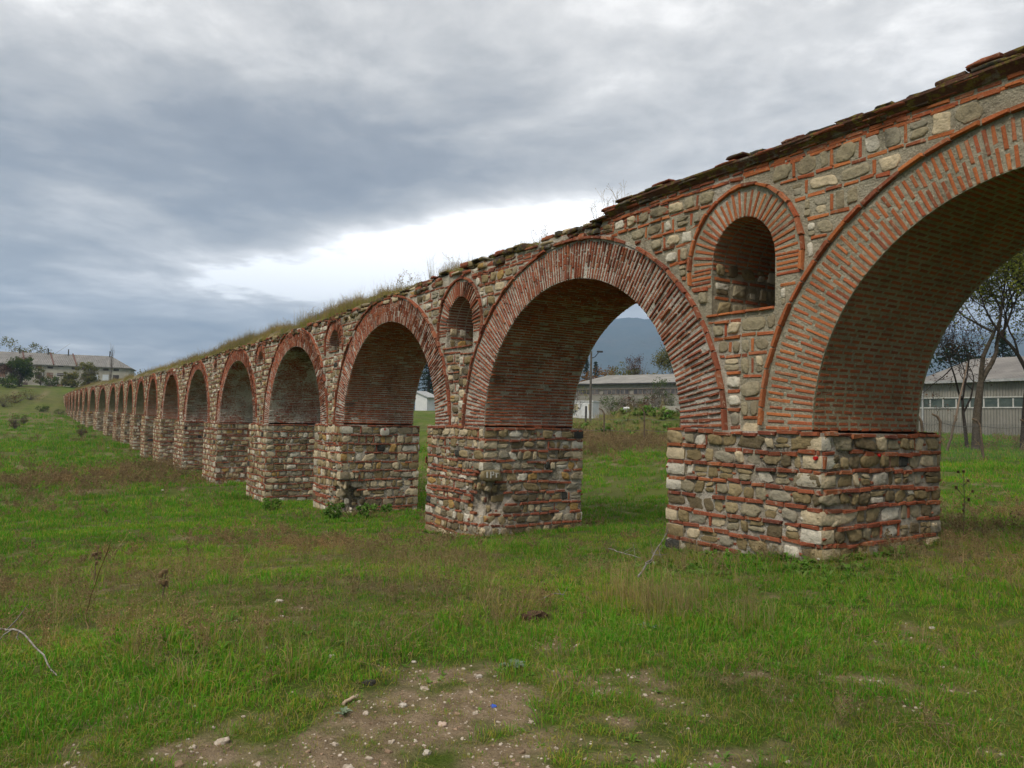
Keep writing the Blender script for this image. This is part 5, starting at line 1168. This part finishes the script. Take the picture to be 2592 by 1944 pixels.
def barracks():
    a, b = np.array(place(-190, 218)), np.array(place(321, 236)); zb = 6.4+ZC; a[2] = b[2] = zb-2
    o0, ax, n, L = oriented(a, b); E = hgt(917, 0, 226)+ZC-zb+2; dep = 13.0; root = empty('old_barracks', tuple(a), 'long derelict two storey barracks with a grey hipped roof at far left', 'building')
    wm = simple('stained_render', (.34, .31, .255), (.47, .435, .365), .35, .95, .3, 6, grain=.5)
    mb = MB(); obox(mb, o0, ax, n, 0, L, 0, dep, -2, E); mb.build('wall', wm, root)
    R_ = E+3.6; e = .6; hip = 6.0
    P = [o0+ax*u+n*v+np.array([0, 0, z]) for u, v, z in ((-e, -e, E-.25), (L+e, -e, E-.25), (L+e, dep+e, E-.25), (-e, dep+e, E-.25), (hip, dep/2, R_), (L-hip, dep/2, R_), (-e, -e, E-.5), (L+e, -e, E-.5), (L+e, dep+e, E-.5), (-e, dep+e, E-.5))]
    mb = MB(); mb.add(P, [(0, 1, 5, 4), (1, 2, 5), (2, 3, 4, 5), (3, 0, 4), (0, 6, 7, 1), (1, 7, 8, 2), (2, 8, 9, 3), (3, 9, 6, 0)]); mb.build('roof', corrugated('barracks_roofing', (.19, .18, .165), (.26, .245, .225), ax, .5, .4), root)
    U = lambda px: float(np.clip((px+190)/511*L, 0, L)); pt = lambda v: E-.25+(R_-E+.25)*(v+e)/(dep/2+e)
    for px in (113, 173, 40, -60):
        u = U(px+6); v0 = -e; P = [o0+ax*(uu)+n*v+np.array([0, 0, z]) for k in (0, .3) for uu, v, z in ((u+k, v0, pt(v0)-.1), (u+k-2.4, dep/2, R_-.1), (u+k-2.4, dep/2, R_+.35), (u+k, v0, pt(v0)+.35))]
        mb = MB(); mb.add(P, [(0, 1, 2, 3), (7, 6, 5, 4), (3, 2, 6, 7), (0, 3, 7, 4)]); mb.build('parapet', simple('brick_parapet', (.13, .07, .055), (.18, .1, .08), 2), root)
    for px in (18, 92, 146, 259, -70): u = U(px); mb = MB(); mb.tube([o0+ax*u+n*dep*.45+(0, 0, R_-.8), o0+ax*u+n*dep*.45+(0, 0, R_+1.5)], [.17, .17], 8); mb.build('chimney_pipe', DARKT, root)
    dark = simple('dark_window', (.06, .05, .045), (.13, .10, .085), .5, .5, .1, 5); board = simple('boarded_window', (.55, .58, .62), (.62, .64, .66), 1, .7); rust = simple('rusty_window', (.17, .10, .07), (.25, .16, .11), 1, .8)
    cols = [-160, -130, -100, -70, -40, -12, 14, 45, 79, 109, 136, 172, 199, 227, 256, 284]
    for k, px in enumerate(cols):
        u = U(px+2)
        for z0, z1, w in ((E-1.35, E-.75, .75), (E-4.4, E-2.6, .85), (E-7.5, E-5.8, .85)):
            if z0 < E-7 and px in (79, 172, 256, 14): continue
            if px > 245 and z0 < E-7: continue
            mt = board if px in (227, 256) and E-5 < z0 < E-4 else rust if (k*7+int(z0)) % 4 == 0 else dark
            zz0 = z0 if px != 136 or z0 < E-6 else z0+.9
            mb = MB(); obox(mb, o0, ax, n, u-w, u+w, -.04, -.002, zz0, z1); w_ = mb.build('window', mt, root)
            if z1-z0 > 1: mb = MB(); obox(mb, o0, ax, n, u-w-.1, u+w+.1, -.12, -.041, z0-.15, z0-.002); mb.build('window_sill', CONC, w_)
    for px in (93, 214): u = U(px); mb = MB(); mb.tube([o0+ax*u-n*.15+(0, 0, -1), o0+ax*u-n*.15+(0, 0, E-.4)], [.13, .13], 6); mb.build('downpipe', STEEL, root)
    q = np.array(place(138, 205)); H2 = hgt(944, 138, 205)+ZC-q[2]; r2 = empty('utility_pole', tuple(q), 'thin utility pole with a cross arm before the barracks', 'pole'); mb = MB(); mb.tube([q, q+(0, 0, H2)], [.14, .1], 6); mb.build('post', STEEL, r2)
    mb = MB(); mb.tube([q+np.array([_r[0], _r[1], 0])*-1.8+(0, 0, H2-.3), q+np.array([_r[0], _r[1], 0])*1.8+(0, 0, H2-.3)], [.07, .07], 5); mb.build('cross_arm', STEEL, r2)
barracks()

# ------------------------------------------------------------------ fences, posts, sticks and small things
RUSTY = simple('rusty_iron', (.10, .075, .055), (.17, .12, .08), 10, .8)
WIRE = simple('fence_wire', (.12, .115, .11), (.18, .17, .16), 5, .6, metal=.4)
def fence(label, pts, h, posts, wires, mesh=False, hook=True, r=.05):
    P = [np.array(place(px, dp)) for px, dp in pts]; root = empty('wire_fence', tuple(P[0]), label, 'fence')
    tops = []
    for k, p in enumerate(P):
        ln = rng.normal(0, .07, 2); hh = h*rng.uniform(.92, 1.06); side = np.array([_r[0], _r[1], 0])*(-1 if hook else 0)
        pl = [p+(0, 0, -.2), p+(ln[0]*.6, ln[1]*.6, hh*.55), p+(ln[0], ln[1], hh*.92)]+([p+np.array([ln[0], ln[1], hh*1.03])+side*.12, p+np.array([ln[0], ln[1], hh*1.08])+side*.32] if hook else [p+(ln[0], ln[1], hh)])
        mb = MB(); mb.tube(pl, [r*1.1, r, r]+([r*.9, r*.8] if hook else [r*.9]), 6); mb.build('post', posts, root); tops.append(p+(ln[0], ln[1], hh*.95))
    for f in wires:
        mb = MB(); pl = []
        for a, b in zip(range(len(P)-1), range(1, len(P))):
            for t in np.linspace(0, 1, 9)[:-1 if b < len(P)-1 else None]:
                q = P[a]+(tops[a]-P[a])*f; w = P[b]+(tops[b]-P[b])*f; pl.append(q+(w-q)*t-(0, 0, .10*math.sin(t*3.14)))
        mb.tube(pl, .012, 3); mb.build('wire', WIRE, root)
    if mesh:
        mb = MB()
        for a in range(len(P)-1):
            A, B, TA, TB = P[a], P[a+1], tops[a], tops[a+1]; L = np.linalg.norm(B-A); k = int(L/.13)
            for i in range(-10, k):
                for s in (0, 1):
                    u0, u1 = i/k, (i+11)/k; v0, v1 = (0, 1) if s == 0 else (1, 0)
                    c0, c1 = max(0, (0-u0)/(u1-u0)), min(1, (1-u0)/(u1-u0))
                    if c1 <= c0: continue
                    q = []
                    for c in (c0, c1): u = u0+(u1-u0)*c; v = v0+(v1-v0)*c; q.append((A+(B-A)*u)*(1-v)+(TA+(TB-TA)*u)*v)
                    mb.tube(q, .0035, 3, 0, False)
        mb.build('wire_mesh', WIRE, root)
    return root
fence('rusty wire fence with bent posts crossing the weeds behind the middle arch', [(1440, 47), (1530, 46), (1632, 45), (1720, 44)], 2.0, RUSTY, (.45, .8), False)
fence('chain link fence on crooked dark posts before the right shed', [(2340, 31), (2376, 30), (2490, 33), (2600, 36)], 1.75, RUSTY, (.95,), True, True, .055)
def stick(name, label, cat, pts, r0, r1, mat, twigs=0, seg=6):
    mb = MB(); pts = np.array(pts, float); k = 12; t = np.linspace(0, 1, k); tt = np.linspace(0, 1, len(pts)); P = np.stack([np.interp(t, tt, pts[:, i]) for i in range(3)], 1); P += rng.normal(0, .006, P.shape)*np.linalg.norm(pts[-1]-pts[0])**.5
    mb.tube(P, np.linspace(r0, r1, k), seg)
    for _ in range(twigs): i = rng.integers(2, k-1); e = P[i]+np.clip(rng.normal(0, .16, 3), -.3, .3)*min(.6, np.linalg.norm(pts[-1]-pts[0]))+np.array([0, 0, .04]); mb.tube([P[i], (P[i]+e)/2+rng.normal(0, .01, 3), e], [r1*1.1, r1*.9, r1*.5], 4)
    return tag(mb.build(name, mat), label, cat)
def G(px, py, dz=0.0): x, y = ground(px, py); return np.array([x, y, float(zg(x, y))+dz])
PALEW = simple('silvery_dead_wood', (.17, .15, .13), (.34, .31, .28), 14, .9, .6, 40)
BROWNW = simple('brown_dead_wood', (.14, .10, .07), (.2, .15, .11), 14, .9, .6, 40)
stick('dead_branch', 'silvery dead branch lying against the grass at the foot of the nearest pier', 'branch', [G(1612, 1475, .06), G(1650, 1440, .16), G(1693, 1392, .34)], .013, .005, PALEW, 14)
stick('dead_branch', 'thin grey branch lying across the leafy weeds before the nearest pier', 'branch', [G(1540, 1408, .12), G(1580, 1418, .10), G(1622, 1428, .08)], .007, .004, PALEW, 7)
stick('dead_branch', 'short grey twig half sunk in the weeds in the middle of the meadow', 'branch', [G(1365, 1536, .06), G(1400, 1530, .1), G(1430, 1525, .07)], .005, .003, PALEW, 4)
stick('dead_branch', 'bowed pale stick lying in the grass at the left edge', 'branch', [G(-10, 1640, .14), G(40, 1650, .17), G(100, 1685, .09), G(146, 1718, .01)], .008, .005, PALEW, 3)
stick('wood_stick', 'small pale stick lying on the bare earth', 'stick', [G(868, 1788, .015), G(905, 1774, .025)], .011, .009, simple('pale_wood', (.42, .31, .22), (.5, .38, .28), 20))
stick('dry_stalk', 'leaning pale dry stalk standing high in the grass at left', 'stalk', [G(228, 1640), G(215, 1560, .0)+(0, 0, .03), G(230, 1640)+np.array([-.05, .1, .78])], .006, .003, STRAW, 0, 4)
lw = place(2396, 40); stick('fallen_branch', 'long thin branch leaning against the trunk of the half bare tree', 'branch', [np.array(lw)+(0, 0, -.05), np.array(lw)+(.4, .3, 2.2), np.array(place(2450, 43))+(0, 0, 5.0)], .07, .04, BROWNW, 2)
def thistle(px, py, h, label):
    p = G(px, py); o = empty('dry_thistle', tuple(p), label, 'thistle'); mb = MB(); hb = MB()
    mb.tube([p, p+(.02, .01, h*.5), p+(.0, .03, h)], [.008, .006, .004], 5); tips = [p+(.0, .03, h)]
    for k in range(9): a = rng.random()*6.283; b = p+(0, 0, h*rng.uniform(.35, .9)); e = b+np.array([math.cos(a)*.12, math.sin(a)*.12, .14])*h*rng.uniform(.5, 1.2); mb.tube([b, e], [.004, .003], 4); tips.append(e)
    mb.build('stem', BROWNW, o)
    for t in tips: block(hb, t, (.016, .016, .02), 0, 0, .15)
    hb.build('flower_head', SEED, o)
thistle(2438, 1372, 1.1, 'tall dry thistle standing alone in the grass right of the nearest pier')
thistle(238, 1475, .48, 'dry thistle with dark heads leaning in the left meadow')
thistle(410, 1520, .3, 'small brown thistle among the weeds in the left meadow')
def rosette(px, py, L, label, mat, k=15, up=.35):
    p = G(px, py); mb = MB()
    for j in range(k):
        a = j*2.4+rng.normal(0, .2); l = L*rng.uniform(.7, 1.1); d = np.array([math.cos(a), math.sin(a), 0]); q = np.array([-d[1], d[0], 0]); u = up*rng.uniform(.5, 1.4); m_ = 7; V = []
        for t in np.linspace(0, 1, m_): w = l*.17*math.sin(math.pi*min(1, t*.9+.08))*(1+.35*(int(t*6) % 2)); c = p+d*l*t+np.array([0, 0, l*u*t*(1.3-t*.8)]); V += [c-q*w+(0, 0, w*.35), c, c+q*w+(0, 0, w*.35)]
        mb.grid(np.array(V).reshape(m_, 3, 3), 0)
    return tag(mb.build('thistle_rosette', mat), label, 'weed')
rosette(1300, 1690, .11, 'grey green thistle rosette at the edge of the bare earth', SAGE)
rosette(1640, 1590, .11, 'small grey leaved weed in the short grass below the nearest pier', SAGE)
rosette(870, 1815, .06, 'bluish weed seedling at the left of the bare patch', SAGE, 9, .9)
for px, py, s, lab in ((850, 1318, .55, 'leafy dark weed growing at the corner of the third pier'), (925, 1312, .5, 'leafy dark weed at the middle of the third pier foot'), (690, 1290, .5, 'broad leaved weed beside the broken foot of the fourth pier'), (975, 1300, .4, 'small leafy weed at the right of the third pier foot')):
    q = G(px, py); shrub('leafy_weed', tuple(q), s*1.5, s*.9, lab, 'weed', HERB, 420, .10, 10, None, 7, WEED)
ROCKW = simple('white_limestone', (.40, .35, .29), (.52, .47, .40), 12, .9, .6, 40); 
def rock(px, py, s, label, mat=None, name='stone', cat='stone', asp=(1, .75, .5)):
    q = G(px, py); mb = MB(); s *= .5 if cat == 'stone' else .8; block(mb, q+(0, 0, s*.12), np.array(asp)*s, rng.random()*3, 0, .24, rng.normal(0, .15), ROCK_V); return tag(mb.build(name, mat or ROCKW), label, cat)
for px, py, s, lab in ((1048, 1682, .035, 'white stone alone in the grass above the bare patch'), (1213, 1714, .045, 'white lump beside dry grass on the bare patch'), (1020, 1790, .05, 'flat pale stone on the bare earth near the stick'), (1120, 1842, .05, 'largest flat pinkish stone in the middle of the bare earth'), (1252, 1717, .025, 'small white stone right of the white lump'),
        (2360, 1593, .05, 'bright white stone in the short grass at right'), (1335, 1923, .03, 'yellowish pebble at the bottom edge'), (1080, 1917, .05, 'grey flat stone low on the bare earth'), (708, 1527, .09, 'long white stone hidden in the grass of the left meadow'), (840, 1665, .05, 'pale rag like stone in the grass near the dry weeds')):
    rock(px, py, s, lab, None if 'pink' not in lab else simple('pinkish_stone', (.42, .31, .24), (.5, .38, .3), 20))
rock(1250, 1790, .021, 'blue plastic bottle cap on the bare earth', simple('blue_plastic', (.03, .09, .42), (.04, .11, .5), 5, .4), 'bottle_cap', 'cap', (1, 1, .45))
rock(2000, 1692, .05, 'broken piece of red tile in the grass', BR_NEW, 'tile_fragment', 'tile', (1, .6, .2))
rock(935, 1736, .05, 'dark clod at the left edge of the bare patch', simple('dark_clod', (.03, .03, .025), (.06, .055, .045), 20), 'dark_clod', 'clod')
rock(1350, 1566, .13, 'dark brown molehill in the green grass', simple('molehill_soil', (.06, .035, .022), (.10, .06, .04), 25), 'molehill', 'molehill', (1.1, 1.0, .4))
for px, py, s, lab in ((272, 1135, .35, 'pale fallen block in the grass at the foot of the far piers'), (285, 1128, .25, 'smaller pale block beside the fallen one by the far piers'), (412, 1243, .22, 'white stone in the meadow before the middle piers')): rock(px, py, s, lab)
# rubbish heap and coiled wire on the mound behind the middle arch
q = np.array(place(1527, 88)); mb = MB()
for k in range(9): block(mb, q+np.array([rng.normal(0, 1.1), rng.normal(0, .5), rng.uniform(.1, .8)]), rng.uniform(.15, .5, 3)*(1, 1, .5), rng.random()*3, int(rng.random() < .25), .15, rng.normal(0, .4))
tag(mb.build('rubbish_heap', [DARKT, WHITE]), 'black and white rubbish heap beside the white cabin', 'rubbish')
q = np.array(place(1600, 70)); mb = MB(); t = np.linspace(0, 40, 400); d = np.array([_r[0], _r[1], 0]); rr = .75
mb.tube(q+d*(t[:, None]*.17-3.4)+np.stack([rr*np.sin(t)*.4, rr*np.sin(t)*.3, .9+rr*np.cos(t)*(.8+.2*np.sin(t*.3))], 1), .012, 3); tag(mb.build('wire_coil', WIRE), 'loose coil of rusty wire along the grassy mound', 'wire')
q = np.array(place(1586, 71)); mb = MB(); block(mb, q+(0, 0, .12), (.3, .16, .22), .7, 0, .25, .4); tag(mb.build('white_sack', WHITE), 'torn white sack lying on the grassy mound', 'sack')
# dry umbels on the broken wall top
for k, (s, lab) in enumerate(((1.295, 'leftmost dry umbel stalk on the broken wall top'), (1.262, 'dense dry umbel stalk on the broken wall top before the coping'), (1.225, 'dry grass like stalk bending over the end of the coping'))):
    p = W(s*D, .35, float(top(s*D))+.02); o = empty('dry_stalk', tuple(p), lab, 'stalk'); mb = MB(); hd = MB(); tips = []
    for j in range(6 if k else 8):
        a = rng.random()*6.283; e = p+np.array([math.cos(a)*.18, math.sin(a)*.18, rng.uniform(.35, .6)]); mb.tube([p, (p+e)/2+rng.normal(0, .02, 3), e], [.005, .004, .002], 3)
        for _ in range(4): f = e+rng.normal(0, .06, 3)+(0, 0, .05); mb.tube([e, f], [.002, .0015], 3); tips.append(f)
    mb.build('stem', WEED, o); leafquads(hd, np.array(tips), .02, 0); hd.build('seed_head', SEED, o)

# ------------------------------------------------------------------ mountain and air
def mountain():
    nx_, ny_ = 220, 70; fw = math.atan2(_f[1], _f[0]); V = np.zeros((ny_, nx_, 3))
    az = np.linspace(-75, 45, nx_); rr = np.linspace(3200, 6800, ny_)
    hp = np.interp(az, [-75, -45, -34, -28, -20, -12, -5, 0, 6, 14, 25, 45], [60, 560, 640, 690, 740, 790, 840, 860, 840, 780, 200, 60])
    for j in range(ny_):
        t = j/(ny_-1); pr = math.sin(min(1, t*1.25)*math.pi/2)**1.2 if t < .8 else 1-(t-.8)*1.5
        a = fw+R(1)*az; x, y = rr[j]*np.cos(a), rr[j]*np.sin(a)
        rg = (fbm(x, y, .0011, 5, 81)-.5)*340*min(1, t*2.2)+(1-np.abs(2*fbm(x, y, .0021, 4, 85)-1))*120*min(1, t*2)
        V[j] = np.stack([x, y, np.maximum(-20, hp*pr+rg*np.clip(hp/500, .15, 1)*.7-60)+ZC], 1)
    mb = MB(); mb.grid(V, 0, True); mt, nt, out = newmat('wooded_slope'); P = geo(nt).outputs['Position']
    c = mixc(nt, smooth(nt, noise(nt, P, .004, 7, .65), .35, .65), (.03, .045, .02), (.06, .06, .025)); c = mixc(nt, math_(nt, 'MULTIPLY', smooth(nt, noise(nt, P, .009, 6, .7), .56, .7), .6), c, (.13, .07, .03)); c = mixc(nt, .7, c, ramp(nt, noise(nt, P, .03, 5, .7), [(.3, (.3, .3, .3)), (.65, (1.1, 1.1, 1.1))]), 'MULTIPLY')
    finish(nt, out, c, .95, noise(nt, P, .02, 5, .7), 1.0, 20, .05); o = mb.build('mountain', mt); o['kind'] = 'structure'
mountain()
def haze():
    mb = MB(); mb.box((-8600, -8600, -30), (8600, 8600, 1120)); mt = bpy.data.materials.new('thin_haze'); mt.use_nodes = True; nt = mt.node_tree; nt.nodes.clear(); out = nd(nt, 'ShaderNodeOutputMaterial')
    v = nd(nt, 'ShaderNodeVolumePrincipled', {'Color': (.46, .68, 1.0, 1), 'Density': HAZE, 'Anisotropy': 0.0}); nt.links.new(v.outputs[0], out.inputs['Volume']); tag(mb.build('haze', mt), None, None, None, 'stuff')
HAZE = .00019
haze()
